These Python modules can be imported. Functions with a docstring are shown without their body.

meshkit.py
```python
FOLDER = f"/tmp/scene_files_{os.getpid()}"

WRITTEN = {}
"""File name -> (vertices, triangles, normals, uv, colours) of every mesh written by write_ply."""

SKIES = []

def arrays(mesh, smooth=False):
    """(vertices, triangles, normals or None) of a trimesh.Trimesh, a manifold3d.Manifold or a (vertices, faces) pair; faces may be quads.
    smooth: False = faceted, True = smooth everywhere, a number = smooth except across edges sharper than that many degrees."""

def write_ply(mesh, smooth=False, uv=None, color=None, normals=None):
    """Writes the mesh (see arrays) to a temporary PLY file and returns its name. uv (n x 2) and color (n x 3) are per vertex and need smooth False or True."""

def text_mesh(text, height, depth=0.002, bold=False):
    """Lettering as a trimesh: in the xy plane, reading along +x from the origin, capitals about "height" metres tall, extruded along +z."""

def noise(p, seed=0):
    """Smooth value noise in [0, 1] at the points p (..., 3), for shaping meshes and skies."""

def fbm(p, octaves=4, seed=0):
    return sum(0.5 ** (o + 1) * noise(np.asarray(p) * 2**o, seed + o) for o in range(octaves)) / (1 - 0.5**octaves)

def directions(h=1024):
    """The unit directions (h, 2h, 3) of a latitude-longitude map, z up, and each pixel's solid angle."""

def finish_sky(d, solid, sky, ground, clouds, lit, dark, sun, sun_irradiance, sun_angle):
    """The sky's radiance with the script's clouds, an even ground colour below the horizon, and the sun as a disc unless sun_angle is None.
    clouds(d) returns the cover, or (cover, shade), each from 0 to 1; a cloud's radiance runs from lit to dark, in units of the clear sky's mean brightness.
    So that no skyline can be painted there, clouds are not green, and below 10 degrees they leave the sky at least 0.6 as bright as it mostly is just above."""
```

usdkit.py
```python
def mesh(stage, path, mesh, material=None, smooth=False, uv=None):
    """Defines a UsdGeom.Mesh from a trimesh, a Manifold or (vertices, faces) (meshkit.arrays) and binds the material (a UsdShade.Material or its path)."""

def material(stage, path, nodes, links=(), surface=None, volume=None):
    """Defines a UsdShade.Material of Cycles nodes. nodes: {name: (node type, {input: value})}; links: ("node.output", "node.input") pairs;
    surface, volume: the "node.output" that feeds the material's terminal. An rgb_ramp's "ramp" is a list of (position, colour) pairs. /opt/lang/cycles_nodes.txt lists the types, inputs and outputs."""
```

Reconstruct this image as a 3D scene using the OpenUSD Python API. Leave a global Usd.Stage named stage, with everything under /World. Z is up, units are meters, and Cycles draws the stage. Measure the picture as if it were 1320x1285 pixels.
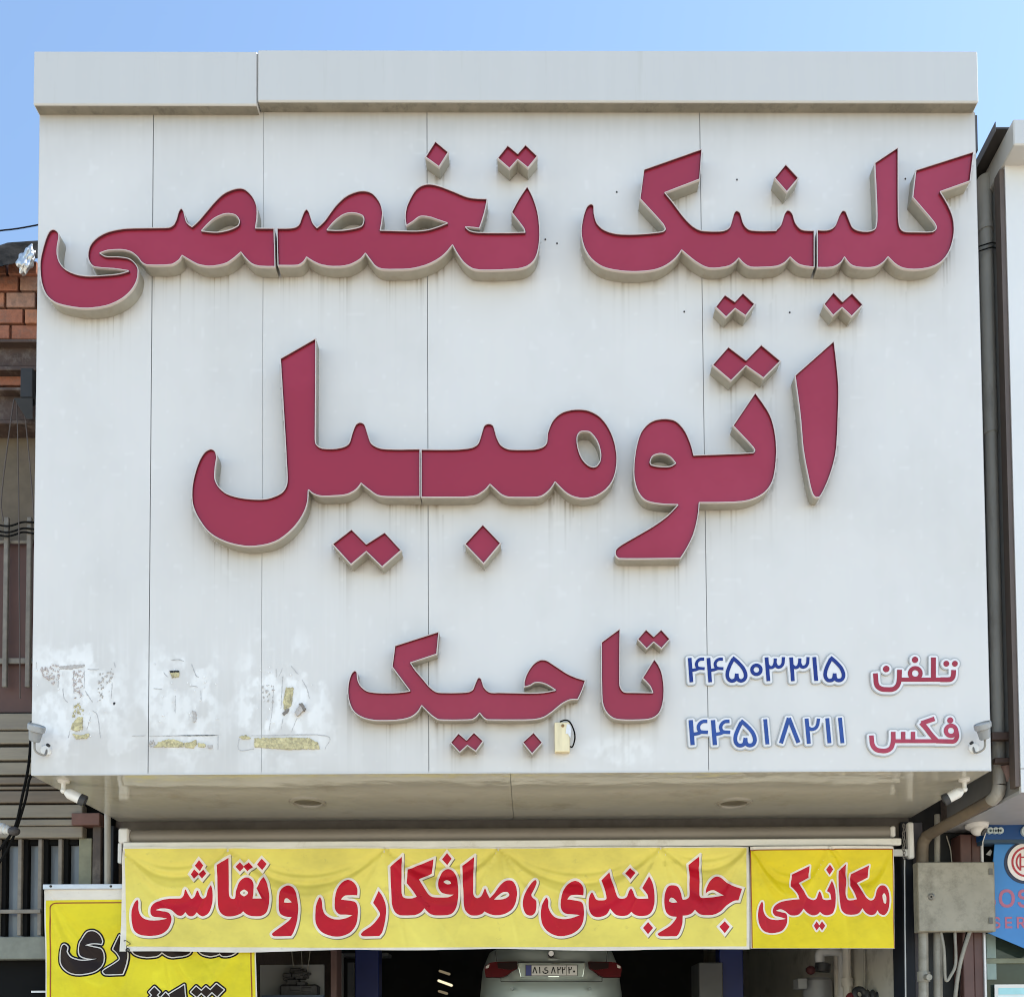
import math, random
import numpy as np, trimesh, usdkit, meshkit
from manifold3d import Manifold
from pxr import Usd, UsdGeom, UsdLux, UsdShade, Gf, Sdf, Vt
from shapely.geometry import Polygon, LineString, Point, MultiPolygon, box as sbox
from shapely.ops import unary_union
from shapely import affinity

random.seed(7)
rng = np.random.default_rng(7)
stage = Usd.Stage.CreateInMemory()
UsdGeom.SetStageUpAxis(stage, 'Z'); UsdGeom.SetStageMetersPerUnit(stage, 1.0)
UsdGeom.Xform.Define(stage, '/World'); UsdGeom.Scope.Define(stage, '/World/Looks')

# ------------------------------------------------------------------ camera
PW, PH, FOC = 1320.0, 1285.0, 1150.0                    # photograph size, focal length in its pixels
YAW, PITCH, ROLL, PPX, PPY = 0.00783642, 0.03501045, -0.00707407, 692.64, 1299.71
EYE = np.array([0.0, -6.8, 1.6])
_f0 = np.array([math.sin(YAW), math.cos(YAW), 0]); _r0 = np.array([math.cos(YAW), -math.sin(YAW), 0]); _u0 = np.array([0, 0, 1.0])
FWD = math.cos(PITCH) * _f0 + math.sin(PITCH) * _u0; _u1 = -math.sin(PITCH) * _f0 + math.cos(PITCH) * _u0
RGT = math.cos(ROLL) * _r0 + math.sin(ROLL) * _u1; UPV = -math.sin(ROLL) * _r0 + math.cos(ROLL) * _u1
cam = UsdGeom.Camera.Define(stage, '/World/camera')
cam.CreateHorizontalApertureAttr(36.0); cam.CreateVerticalApertureAttr(36.0 * PH / PW)
cam.CreateFocalLengthAttr(36.0 * FOC / PW)
cam.CreateHorizontalApertureOffsetAttr((PW / 2 - PPX) / PW * 36.0)
cam.CreateVerticalApertureOffsetAttr((PPY - PH / 2) / PW * 36.0)
cam.CreateClippingRangeAttr(Gf.Vec2f(0.05, 5000))
M4 = Gf.Matrix4d(*[float(x) for x in (*RGT, 0, *UPV, 0, *(-FWD), 0, *EYE, 1)])
cam.AddTransformOp().Set(M4)
cam.CreateExposureAttr(1.0)

# ------------------------------------------------------------------ sky and sun
SUN_EL, SUN_AZ = math.radians(58), math.radians(84)       # high, to the right of and behind the shop front
SKY_STRENGTH, SUN_POWER = 0.125, 1.2
sun_dir = np.array([math.cos(SUN_EL) * math.sin(SUN_AZ), math.cos(SUN_EL) * math.cos(SUN_AZ), math.sin(SUN_EL)])
sky_mat = usdkit.material(stage, '/World/Looks/sky_look', {
    'sky': ('sky_texture', {'sky_type': 'single_scattering', 'sun_disc': False, 'sun_elevation': SUN_EL, 'sun_rotation': SUN_AZ,
                            'altitude': 1200.0, 'air_density': 1.7, 'aerosol_density': 1.2, 'ozone_density': 2.6}),
    'bg': ('background_shader', {'strength': SKY_STRENGTH})}, [('sky.color', 'bg.color')], surface='bg.background')
dome = UsdLux.DomeLight.Define(stage, '/World/sky')
UsdShade.MaterialBindingAPI.Apply(dome.GetPrim()).Bind(sky_mat)
dome.GetPrim().SetCustomDataByKey('kind', 'structure')
sun = UsdLux.DistantLight.Define(stage, '/World/sun')
sun.CreateIntensityAttr(SUN_POWER); sun.CreateAngleAttr(0.53); sun.CreateNormalizeAttr(True); sun.CreateColorAttr(Gf.Vec3f(1.0, 0.93, 0.82))
_z = sun_dir; _x = np.cross([0, 0, 1.0], _z); _x /= np.linalg.norm(_x); _y = np.cross(_z, _x)
sun.AddTransformOp().Set(Gf.Matrix4d(*[float(v) for v in (*_x, 0, *_y, 0, *_z, 0, 0, 0, 30, 1)]))

# ------------------------------------------------------------------ helpers: photograph pixel -> point on a wall plane of the place
def at(px, py, Y=0.0):
    px, py = np.asarray(px, float), np.asarray(py, float)
    d = FWD + ((px - PPX) / FOC)[..., None] * RGT + ((PPY - py) / FOC)[..., None] * UPV
    t = (Y - EYE[1]) / d[..., 1]
    return EYE + t[..., None] * d
def at_z(px, py, Z):
    d = FWD + ((px - PPX) / FOC) * RGT + ((PPY - py) / FOC) * UPV
    return EYE + (Z - EYE[2]) / d[2] * d
def AX(px, py, Y): return float(at(px, py, Y)[0])
def AZ(px, py, Y): return float(at(px, py, Y)[2])
def mpp(Y): return (Y - EYE[1]) / FOC                       # metres per photograph pixel at a plane

_names = {}
def path_for(parent, name):
    p = f'{parent}/{name}'
    if p not in _names:
        _names[p] = 0
        return p
    _names[p] += 1
    return f'{p}_{_names[p]:03d}'
BASES = {}
def tagp(prim, label=None, cat=None, group=None, kind=None):
    for k, v in (('label', label), ('category', cat), ('group', group), ('kind', kind)):
        if v: prim.SetCustomDataByKey(k, v)
    return prim
GROUPS = {'wall_lamp': 'grey lamps at the lower corners of the white panel', 'bullet_camera': 'white cameras under the ends of the soffit', 'glue_remnant': 'remains of three torn off letters', 'banner': 'yellow vinyl banners', 'conduit': 'pipes and wires around the electric cabinet', 'dangling_wire': 'wires hanging down the left shop front'}
def thing(name, label, cat, base=(0, 0, 0), group=None, kind=None):
    group = group or GROUPS.get(name)
    x = UsdGeom.Xform.Define(stage, path_for('/World', name))
    x.AddTranslateOp().Set(Gf.Vec3d(*map(float, base)))
    p = str(x.GetPath()); BASES[p] = np.array(base, float)
    tagp(x.GetPrim(), label, cat, group, kind)
    return p
def base_of(parent):
    if parent == '/World': return np.zeros(3)
    return BASES[parent]
def part(name, m, mat, parent='/World', smooth=30, label=None, **kw):
    v, f, n = meshkit.arrays(m, smooth)
    b = base_of(parent)
    pth = path_for(parent, name)
    me = UsdGeom.Mesh.Define(stage, pth)
    me.CreatePointsAttr(Vt.Vec3fArray.FromNumpy((v - b).astype(np.float32)))
    me.CreateFaceVertexCountsAttr(Vt.IntArray.FromNumpy(np.full(len(f), 3, np.int32)))
    me.CreateFaceVertexIndicesAttr(Vt.IntArray.FromNumpy(f.astype(np.int32).ravel()))
    me.CreateSubdivisionSchemeAttr('none')
    if n is not None:
        me.CreateNormalsAttr(Vt.Vec3fArray.FromNumpy(n.astype(np.float32))); me.SetNormalsInterpolation('vertex')
    UsdShade.MaterialBindingAPI.Apply(me.GetPrim()).Bind(mat)
    BASES[pth] = b
    tagp(me.GetPrim(), label, **kw)
    return pth
def single(name, m, mat, label, cat, group=None, smooth=30, kind=None):
    return part(name, m, mat, '/World', smooth, label, cat=cat, group=group or GROUPS.get(name), kind=kind)
def dup(src, base, label, rotz=0):
    pr = stage.GetPrimAtPath(src); was = pr.GetCustomData()
    x = UsdGeom.Xform.Define(stage, path_for('/World', pr.GetName()))
    x.GetPrim().GetReferences().AddInternalReference(src); x.GetPrim().SetInstanceable(True)
    x.ClearXformOpOrder(); x.AddTranslateOp().Set(Gf.Vec3d(*map(float, base)))
    tagp(x.GetPrim(), label, was.get('category'), was.get('group'))
    return str(x.GetPath())

def bx(x0, x1, y0, y1, z0, z1, c=0.0):
    x0, x1 = sorted((x0, x1)); y0, y1 = sorted((y0, y1)); z0, z1 = sorted((z0, z1))
    if c <= 0:
        m = trimesh.creation.box([x1 - x0, y1 - y0, z1 - z0]); m.apply_translation([(x0 + x1) / 2, (y0 + y1) / 2, (z0 + z1) / 2]); return m
    c = min(c, (x1 - x0) * .45, (y1 - y0) * .45, (z1 - z0) * .45); P = []
    for sx in (0, 1):
        for sy in (0, 1):
            for sz in (0, 1):
                p = np.array([(x0, x1)[sx], (y0, y1)[sy], (z0, z1)[sz]]); s = np.array([1 - 2 * sx, 1 - 2 * sy, 1 - 2 * sz]) * c
                for k in range(3):
                    q = p + s; q[k] = p[k]; P.append(q)
    return hull(P)
def hull(P):
    m = Manifold.hull_points(np.asarray(P, float)).to_mesh()
    return trimesh.Trimesh(np.array(m.vert_properties[:, :3]), np.array(m.tri_verts), process=False)
def pbx(a, b, c, d, Y0, Y1, ch=0.0):
    """A box whose front face at Y0 spans pixels a..c across and b..d down in the photograph."""
    m = ((a + c) / 2, (b + d) / 2)
    return bx(AX(a, m[1], Y0), AX(c, m[1], Y0), Y0, Y1, AZ(m[0], b, Y0), AZ(m[0], d, Y0), ch)
def cat(*ms): return trimesh.util.concatenate([m for m in ms])
def tube(pts, r, n=10, cap=True):
    p = np.asarray(pts, float); t = np.gradient(p, axis=0); t /= np.linalg.norm(t, axis=1, keepdims=True) + 1e-12
    a = np.cross(t[0], [0, 0, 1.0] if abs(t[0][2]) < .9 else [1.0, 0, 0]); a /= np.linalg.norm(a); V = []
    r = np.broadcast_to(r, (len(p),)); ang = np.arange(n) * 2 * np.pi / n
    for i in range(len(p)):
        a = a - t[i] * (a @ t[i]); a /= np.linalg.norm(a); b = np.cross(t[i], a)
        V.append(p[i] + r[i] * (np.cos(ang)[:, None] * a + np.sin(ang)[:, None] * b))
    V = np.vstack(V); F = []
    for i in range(len(p) - 1):
        for j in range(n):
            k = (j + 1) % n; F += [[i * n + j, i * n + k, (i + 1) * n + k], [i * n + j, (i + 1) * n + k, (i + 1) * n + j]]
    if cap:
        V = np.vstack([V, p[0], p[-1]]); c0, c1 = len(V) - 2, len(V) - 1
        for j in range(n):
            k = (j + 1) % n; F += [[c0, k, j], [c1, (len(p) - 1) * n + j, (len(p) - 1) * n + k]]
    return trimesh.Trimesh(V, np.array(F), process=False)
def crv(pts, n=8):
    """Smooth polyline through 3-D points."""
    p = np.asarray(pts, float); q = np.vstack([2 * p[0] - p[1], p, 2 * p[-1] - p[-2]]); out = []
    for i in range(1, len(q) - 2):
        for t in np.linspace(0, 1, n, endpoint=False):
            out.append(.5 * (2 * q[i] + (q[i + 1] - q[i - 1]) * t + (2 * q[i - 1] - 5 * q[i] + 4 * q[i + 1] - q[i + 2]) * t * t + (3 * q[i] - q[i - 1] - 3 * q[i + 1] + q[i + 2]) * t ** 3))
    return np.array(out + [p[-1]])
def lathe(prof, axis_from, axis_to, n=24):
    """Profile [(radius, distance along axis)] turned about the axis."""
    a, b = np.asarray(axis_from, float), np.asarray(axis_to, float); d = b - a; d /= np.linalg.norm(d)
    m = trimesh.creation.revolve(np.array(prof, float), sections=n)
    m.apply_transform(trimesh.geometry.align_vectors([0, 0, 1], d)); m.apply_translation(a)
    return m

# outlines read off the photograph: "x,y" smooth points and "x,yc" corner points, in the pixels of an enlarged crop
def pts_of(s, crop):
    x0, y0, k = crop; out = []
    for w in s.split():
        c = w.endswith('c'); x, y = w.rstrip('c').split(',')
        out.append((x0 + float(x) / k, y0 + float(y) / k, c))
    return out
def smooth_closed(p, n=6):
    k = len(p); P = np.array([(a, b) for a, b, _ in p]); C = [c for *_, c in p]; out = []
    for i in range(k):
        p1, p2 = P[i], P[(i + 1) % k]
        m1 = (P[(i + 1) % k] - P[i - 1]) / 2 if not C[i] else None
        m2 = (P[(i + 2) % k] - P[i]) / 2 if not C[(i + 1) % k] else None
        d = p2 - p1; L = np.linalg.norm(d)
        def lim(m):
            q = np.linalg.norm(m); return m if q < 1e-9 else m / q * min(q, L * 1.0) if q > L else m
        m1 = lim(m1) if m1 is not None else None; m2 = lim(m2) if m2 is not None else None
        if m1 is None and m2 is None: out.append(p1); continue
        if m1 is None: m1 = 1.5 * d - .5 * m2
        if m2 is None: m2 = 1.5 * d - .5 * m1
        for t in np.linspace(0, 1, n, endpoint=False):
            h = (2 * t ** 3 - 3 * t * t + 1, t ** 3 - 2 * t * t + t, -2 * t ** 3 + 3 * t * t, t ** 3 - t * t)
            out.append(h[0] * p1 + h[1] * m1 + h[2] * p2 + h[3] * m2)
    return np.array(out)
def ring_of(parts_):
    """parts_: list of (string, crop) pieces that run on into one outline."""
    p = []
    for s, crop in parts_: p += pts_of(s, crop)
    return smooth_closed(p)
def poly(parts_, holes=()):
    g = Polygon(ring_of(parts_), [ring_of([h]) for h in holes])
    return g if g.is_valid else g.buffer(0)
def to_wall(g, Y):
    """Photograph-pixel polygon -> metres on the plane Y."""
    f = lambda c: at(np.array(c)[:, 0], np.array(c)[:, 1], Y)[:, [0, 2]]
    gs = getattr(g, 'geoms', [g])
    out = [Polygon(f(q.exterior.coords), [f(h.coords) for h in q.interiors]).buffer(0) for q in gs]
    return unary_union(out).simplify(.0007)
def ext(g, y_front, y_back):
    """Extrude an XZ polygon between two depths."""
    ms = []
    for q in getattr(g, 'geoms', [g]):
        if q.is_empty or q.area < 1e-6 or q.geom_type != 'Polygon': continue
        m = trimesh.creation.extrude_polygon(q, y_back - y_front, engine='earcut')
        v = np.array(m.vertices); m = trimesh.Trimesh(np.stack([v[:, 0], y_back - v[:, 2], v[:, 1]], 1), np.array(m.faces), process=False)
        ms.append(m)
    return trimesh.util.concatenate(ms)
def flat(g, Y):
    ms = []
    for q in getattr(g, 'geoms', [g]):
        if q.is_empty or q.geom_type != 'Polygon': continue
        v, f = trimesh.creation.triangulate_polygon(q, engine='earcut')
        ms.append(trimesh.Trimesh(np.stack([v[:, 0], np.full(len(v), Y), v[:, 1]], 1), f, process=False))
    m = trimesh.util.concatenate(ms)
    n = m.face_normals[:, 1].mean() if len(m.faces) else -1
    if n > 0: m.faces = m.faces[:, ::-1]
    return m

# ------------------------------------------------------------------ materials
_mats = {}
def pm(name, col, rough=.5, metallic=0.0, var=.12, scale=6.0, stretch=(1, 1, 1), bump=0.0, bscale=None, spec=.5, tint=None, coat=0.0, trans=0.0, dirt=None, dirt_amt=0.0, dirt_scale=3.0):
    """Principled look whose colour drifts with position; dirt: a second colour in patches."""
    if name in _mats: return _mats[name]
    col = np.array(col, float)
    N = {'g': ('geometry', {}), 'map': ('mapping', {'scale': tuple(scale * s for s in stretch)}),
         'n': ('noise_texture', {'scale': 1.0, 'detail': 6.0, 'roughness': .62}),
         'r': ('rgb_ramp', {'ramp': [(.25, tuple(np.clip(col * (1 - var), 0, 1))), (.5, tuple(col)), (.75, tuple(np.clip((col if tint is None else np.array(tint)) * (1 + var), 0, 1)))]}),
         'p': ('principled_bsdf', {'roughness': rough, 'metallic': metallic, 'specular_ior_level': spec, 'coat_weight': coat, 'transmission_weight': trans})}
    L = [('g.position', 'map.vector'), ('map.vector', 'n.vector'), ('n.fac', 'r.fac')]
    outc = 'r.color'
    if dirt is not None:
        N['dm'] = ('mapping', {'scale': tuple(dirt_scale * s for s in stretch), 'location': (3.1, 1.7, 5.2)})
        N['dn'] = ('noise_texture', {'scale': 1.0, 'detail': 8.0, 'roughness': .7})
        N['dr'] = ('map_range', {'from_min': .62 - .35 * dirt_amt, 'from_max': .78 - .2 * dirt_amt, 'to_min': 0.0, 'to_max': .85, 'clamp': True})
        N['mx'] = ('mix_color', {'blend_type': 'mix', 'b': tuple(dirt)})
        L += [('g.position', 'dm.vector'), ('dm.vector', 'dn.vector'), ('dn.fac', 'dr.value'), ('dr.result', 'mx.fac'), (outc, 'mx.a')]
        outc = 'mx.result'
    L += [(outc, 'p.base_color')]
    if bump:
        N['bm'] = ('mapping', {'scale': tuple((bscale or scale * 3) * s for s in stretch)})
        N['bn'] = ('noise_texture', {'scale': 1.0, 'detail': 4.0})
        N['b'] = ('bump', {'strength': 1.0, 'distance': bump})
        L += [('g.position', 'bm.vector'), ('bm.vector', 'bn.vector'), ('bn.fac', 'b.height'), ('b.normal', 'p.normal')]
    _mats[name] = usdkit.material(stage, '/World/Looks/' + name, N, L, surface='p.BSDF')
    return _mats[name]
def emit(name, col, strength):
    return usdkit.material(stage, '/World/Looks/' + name, {'e': ('emission', {'color': col, 'strength': strength})}, [], surface='e.emission')

def facade_look(name, base, residue, grime_shade, rough):
    """Painted composite panel: faint rain streaks, a mottled sheen, brown run-off mixed with painted-in shade, and white scraped paint where the mesh says so."""
    N = {'g': ('geometry', {}),
         'm1': ('mapping', {'scale': (14.0, 14.0, .55)}), 'n1': ('noise_texture', {'scale': 1.0, 'detail': 5.0, 'roughness': .6}),
         'r1': ('rgb_ramp', {'ramp': [(.3, tuple(np.array(base) * .992)), (.5, base), (.72, tuple(np.minimum(np.array(base) * 1.006, .9)))]}),
         'm2': ('mapping', {'scale': (1.1, 1.1, .8)}), 'n2': ('noise_texture', {'scale': 1.0, 'detail': 4.0, 'roughness': .55}),
         'r2': ('rgb_ramp', {'ramp': [(.28, (.91, .91, .905)), (.5, (.975, .975, .975)), (.72, (1.0, 1.0, 1.0))]}),
         'mul': ('mix_color', {'blend_type': 'multiply', 'fac': 1.0}),
         'ag': ('attribute', {'attribute': 'grime_shade'}), 'ar': ('attribute', {'attribute': 'residue'}),
         'mr': ('mix_color', {'blend_type': 'mix', 'b': residue}), 'mg': ('mix_color', {'blend_type': 'mix', 'b': grime_shade}),
         'rr': ('map_range', {'from_min': .3, 'from_max': .7, 'to_min': rough - .07, 'to_max': rough + .12}),
         'bm': ('mapping', {'scale': (.9, .9, .9)}), 'bn': ('noise_texture', {'scale': 1.0, 'detail': 1.0}), 'b': ('bump', {'strength': 1.0, 'distance': .03}),
         'p': ('principled_bsdf', {'specular_ior_level': .45})}
    L = [('g.position', 'm1.vector'), ('m1.vector', 'n1.vector'), ('n1.fac', 'r1.fac'), ('g.position', 'm2.vector'), ('m2.vector', 'n2.vector'), ('n2.fac', 'r2.fac'),
         ('r1.color', 'mul.a'), ('r2.color', 'mul.b'), ('mul.result', 'mr.a'), ('ar.fac', 'mr.fac'), ('mr.result', 'mg.a'), ('ag.fac', 'mg.fac'), ('mg.result', 'p.base_color'),
         ('n2.fac', 'rr.value'), ('rr.result', 'p.roughness'), ('g.position', 'bm.vector'), ('bm.vector', 'bn.vector'), ('bn.fac', 'b.height'), ('b.normal', 'p.normal')]
    return usdkit.material(stage, '/World/Looks/' + name, N, L, surface='p.BSDF')
PANEL = facade_look('white_composite_panel', (.55, .527, .497), (.70, .685, .66), (.17, .135, .09), .33)
CORN = pm('cornice_metal', (.44, .428, .405), .40, var=.02, scale=9, stretch=(1, 1, .06), bump=.01, bscale=1.1, dirt=(.38, .365, .335), dirt_amt=.12, dirt_scale=7)
SOFF = pm('soffit_panel', (.44, .43, .375), .06, var=.06, scale=1.2, bump=.012, bscale=1.3, spec=.9, dirt=(.34, .31, .25), dirt_amt=.2, dirt_scale=2)
SEAM = pm('seam_dark', (.20, .20, .195), .8)
LFACE = pm('letter_red_acrylic', (.228, .0150, .031), .22, var=.09, scale=.45, tint=(.255, .023, .046), spec=.5, bump=.005, bscale=1.4)
LTRIM = pm('letter_trim', (.47, .40, .37), .35, var=.05)
LSIDE = pm('letter_side', (.27, .252, .21), .5, var=.12, scale=9, stretch=(1, 1, .5), dirt=(.24, .20, .15), dirt_amt=.25, dirt_scale=9)
LSHADE = pm('letter_lip_shade', (.085, .010, .018), .5)  # maroon for the painted shade inside the letter lip
WHITE = pm('white_plastic', (.60, .59, .57), .4, var=.05)
DARK = pm('dark_plastic', (.016, .016, .017), .4, spec=.3)
BLACK = pm('black_rubber', (.006, .006, .006), .8, spec=.08)
FOAM = pm('old_glue_foam', (.46, .40, .22), .9, var=.4, scale=38, bump=.006, bscale=60, dirt=(.15, .125, .085), dirt_amt=.5, dirt_scale=30)

# ------------------------------------------------------------------ ground
GX = 120.0
single('ground', bx(-GX, GX, -GX, GX, -.6, -.14), pm('far_ground', (.36, .32, .26), .9, var=.2, scale=1), None, None, kind='structure')
single('road', bx(-GX, GX, -40, -3.2, -.138, -.02), pm('road_asphalt', (.40, .36, .30), .9, var=.2, scale=20, bump=.004, bscale=120), None, None, kind='structure')
single('pavement', bx(-GX, GX, -3.2, 30, -.136, .1 - .1), pm('pavement_concrete', (.50, .45, .37), .85, var=.15, scale=5, bump=.002), None, None, kind='structure')

# ------------------------------------------------------------------ lettering outlines of the raised sign
Z1, Z2, Z3, Z4 = (20, 150, 3.7714), (340, 150, 3.4737), (730, 150, 4.2815), (980, 150, 3.8824)
Z5, Z6, Z7 = (230, 420, 3.7788), (530, 500, 4.5517), (770, 420, 3.7714)
L1, L2 = (440, 800, 6.0), (640, 800, 5.5)
LET, DOT = [], []
LET.append((poly([("285,567c 340,567 372,548 392,500 407,474 418,470 430,476 445,512 465,555 500,572 548,573 577,556 583,480 572,232c 692,152c 693,500 700,552 718,573 760,577 860,576 880,558 866,527 762,405c 778,268c 1070,175c 1052,325c 903,378c 940,440 965,500 973,560 966,620 945,680 905,730 850,757 780,767 720,762 680,743 640,705c 610,737 570,756 520,759 470,752 445,737 422,706c 400,736 360,756 285,758c", Z4)]),
            'red raised letter block with two tall strokes at right end of top line'))
LET.append((poly([("135,482 152,492 156,540 172,590 210,625 270,645 350,650 450,645 530,635 546,622c 530,592 405,455c 427,292c 750,178c 738,348c 546,422c 590,475 650,555 700,605 750,629 860,631 898,612 915,565 926,530 942,519 962,533 980,590 1008,622 1060,630 1156,629", Z3), ("80,566 102,542 118,492 132,470 148,470 164,488 178,532 205,563 240,570 272,570c 272,755c 230,752 190,740 150,706c 120,735 80,752 0,757", Z4), ("1020,834 985,818 952,785c 925,812 890,830 820,840 770,834 720,807 680,777 637,740c 600,787 545,827 480,850 380,859 280,852 200,832 140,790 105,740 85,680 81,620 93,550 112,498", Z3)]),
            'red raised letter block with a slanted flag stroke, middle right of top line'))
LET.append((poly([("58,500c 130,498 155,485 166,458 180,424 192,415 204,428 220,475 238,497c 270,468 320,400 370,355 430,333 480,340 515,375 532,420 530,470 523,509c 630,512 700,512 752,503 820,478c 780,465 742,452 700,450 668,472 637,492c 632,450 640,400 670,340 700,312 740,302 790,312 850,335 920,362 1002,368c 990,430 967,502c 905,496c 925,512 965,519 1100,520 1168,518c 1162,500 1108,430c 1140,370 1180,310c 1210,370 1230,440 1237,520 1232,590 1215,640 1180,672 1130,685 1000,690 940,685 900,660 870,622 845,578c 800,627 740,662 670,682 600,687 530,685 500,672 475,642 455,615c 430,642 380,667 320,674 260,667 220,650 192,632c 175,655 150,668 62,669c", Z2)],
                 [("285,508c 320,468 360,440 400,433 440,445 447,465 437,490 400,502 340,510", Z2)]), 'red raised letter block with looped head and hooked right end, centre of top line'))
LET.append((poly([("182,548 205,560 212,585 205,625 203,665 213,705 240,740 290,765 350,775 430,772 500,765 547,752c 480,742 420,738 375,729 353,695 351,660 365,620 400,585 450,560 520,545 600,541 740,539 765,527 780,500 791,462 805,446 818,460 832,512 857,535c 890,505 960,422 1010,375 1070,350 1112,352 1150,385 1172,430 1176,480 1168,542c 1258,543c 1263,732c 1188,730 1150,719 1122,695 1095,662c 1060,692 1020,717 950,730 890,722 850,702 810,678c 792,702 755,722 640,724 612,710 590,682 560,660 520,650 455,652 412,665c 440,680 500,682 550,690 580,712 597,745 590,800 560,850 510,892 440,922 350,934 270,927 195,907 150,870 125,810 117,740 120,690 140,610 160,562", Z1)],
                 [("906,556c 935,524 970,495 1020,475 1065,480 1086,505 1080,530 1040,550 980,562", Z1)]), 'red raised letter block with a big curled tail at left end of top line'))
LET.append((poly([("1152,70c 1165,180 1175,300 1172,450 1165,590 1150,670 1120,760 1085,828 1062,834 1045,815 1030,760 1000,600 985,430 960,240c", Z7)]), 'red raised single upright stroke at right end of middle line'))
LET.append((poly([("470,627c 755,615 764,603 745,577 658,485c 768,322c 810,380 845,440 866,520 873,610 866,700 850,762 815,810 760,841 690,856 497,860c 490,930 470,1010 440,1075 405,1130c 110,1132 88,1115 90,1085 120,1060 250,985 330,930 390,870c 290,864 230,846 195,802 178,740 177,670 190,580 215,510 260,465 320,450 380,460 425,505 455,570", Z7)],
                 [("258,660 272,632 310,622 350,635 379,667c 350,682 300,682 264,674", Z7)]), 'red raised letter block with a small eye and descending foot, middle line'))
LET.append((poly([("57,358c 250,359 350,349 390,325 410,270 427,220 455,208 483,220 505,290 530,335 580,358 720,358 770,345 793,320 800,260 830,190 880,145 950,125 1030,128 1100,160 1150,215 1187,290 1206,370 1208,450 1190,530 1150,590 1090,632 1020,649 960,641 908,615 845,553c 810,602 760,637 690,643 570,641 530,627 500,602 463,567c 430,602 380,632 320,641 57,641c", Z6)],
                 [("1010,255 1050,262 1090,312 1110,380 1106,430 1080,460 1045,455 1005,415 980,350 975,290 988,263", Z6)]), 'red raised letter block with a round looped head at centre of middle line'))
LET.append((poly([("155,598 178,608 187,640 180,690 178,740 195,780 235,815 300,835 380,843 440,838 500,812 525,775 528,720 495,158c 670,58c 668,540 672,575 700,594 770,595 825,575 845,520 862,480 885,468 908,480 925,530 945,575 1000,597 1178,598c 1178,833c 1020,833 970,826 930,800 890,768c 860,802 810,824 700,830 660,820 634,800c 627,870 600,932 555,990 490,1042 420,1067 330,1074 230,1052 150,1007 95,935 68,870 64,800 75,730 98,660 125,615", Z5)]), 'red raised letter block with one tall stroke and bowl at left end of middle line'))
LET.append((poly([("878,50c 875,440 885,480 910,503 1000,505 1106,507c 1085,460 1033,405c 1118,268c 1150,310 1175,370 1188,450 1189,520 1178,600 1150,660 1100,693 1030,703 900,704 830,692 780,650 752,590 744,500 742,150c", L2)]), 'red raised letter block shaped like a tall cup, right of the bottom line'))
LET.append((poly([("103,383 123,398 128,450 150,500 200,540 280,553 380,555 460,550 527,540c 390,355c 412,190c 757,80c 740,258c 538,325c 580,387 640,457 690,515 750,550 960,550 1010,533 1030,490 1050,445 1068,435 1086,450 1105,510 1140,545 1180,553", L1), ("10,505 200,510 320,507 415,490c 360,455 310,438 270,440 240,458 195,470c 195,430 215,370 260,305 310,275 360,280 430,325 500,370 560,398 633,420c 610,490 578,558c 520,561 460,592 400,642 340,682 280,699 200,704 10,704", L2), ("1180,767 1130,766 1100,750 1070,715c 1040,748 1000,766 760,767 710,742 670,707 622,658c 590,707 540,744 470,764 380,772 250,770 160,747 95,702 60,632 47,550 57,460 78,403", L1)]), 'widest red raised letter block of the bottom line, with slanted flag stroke'))
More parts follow.
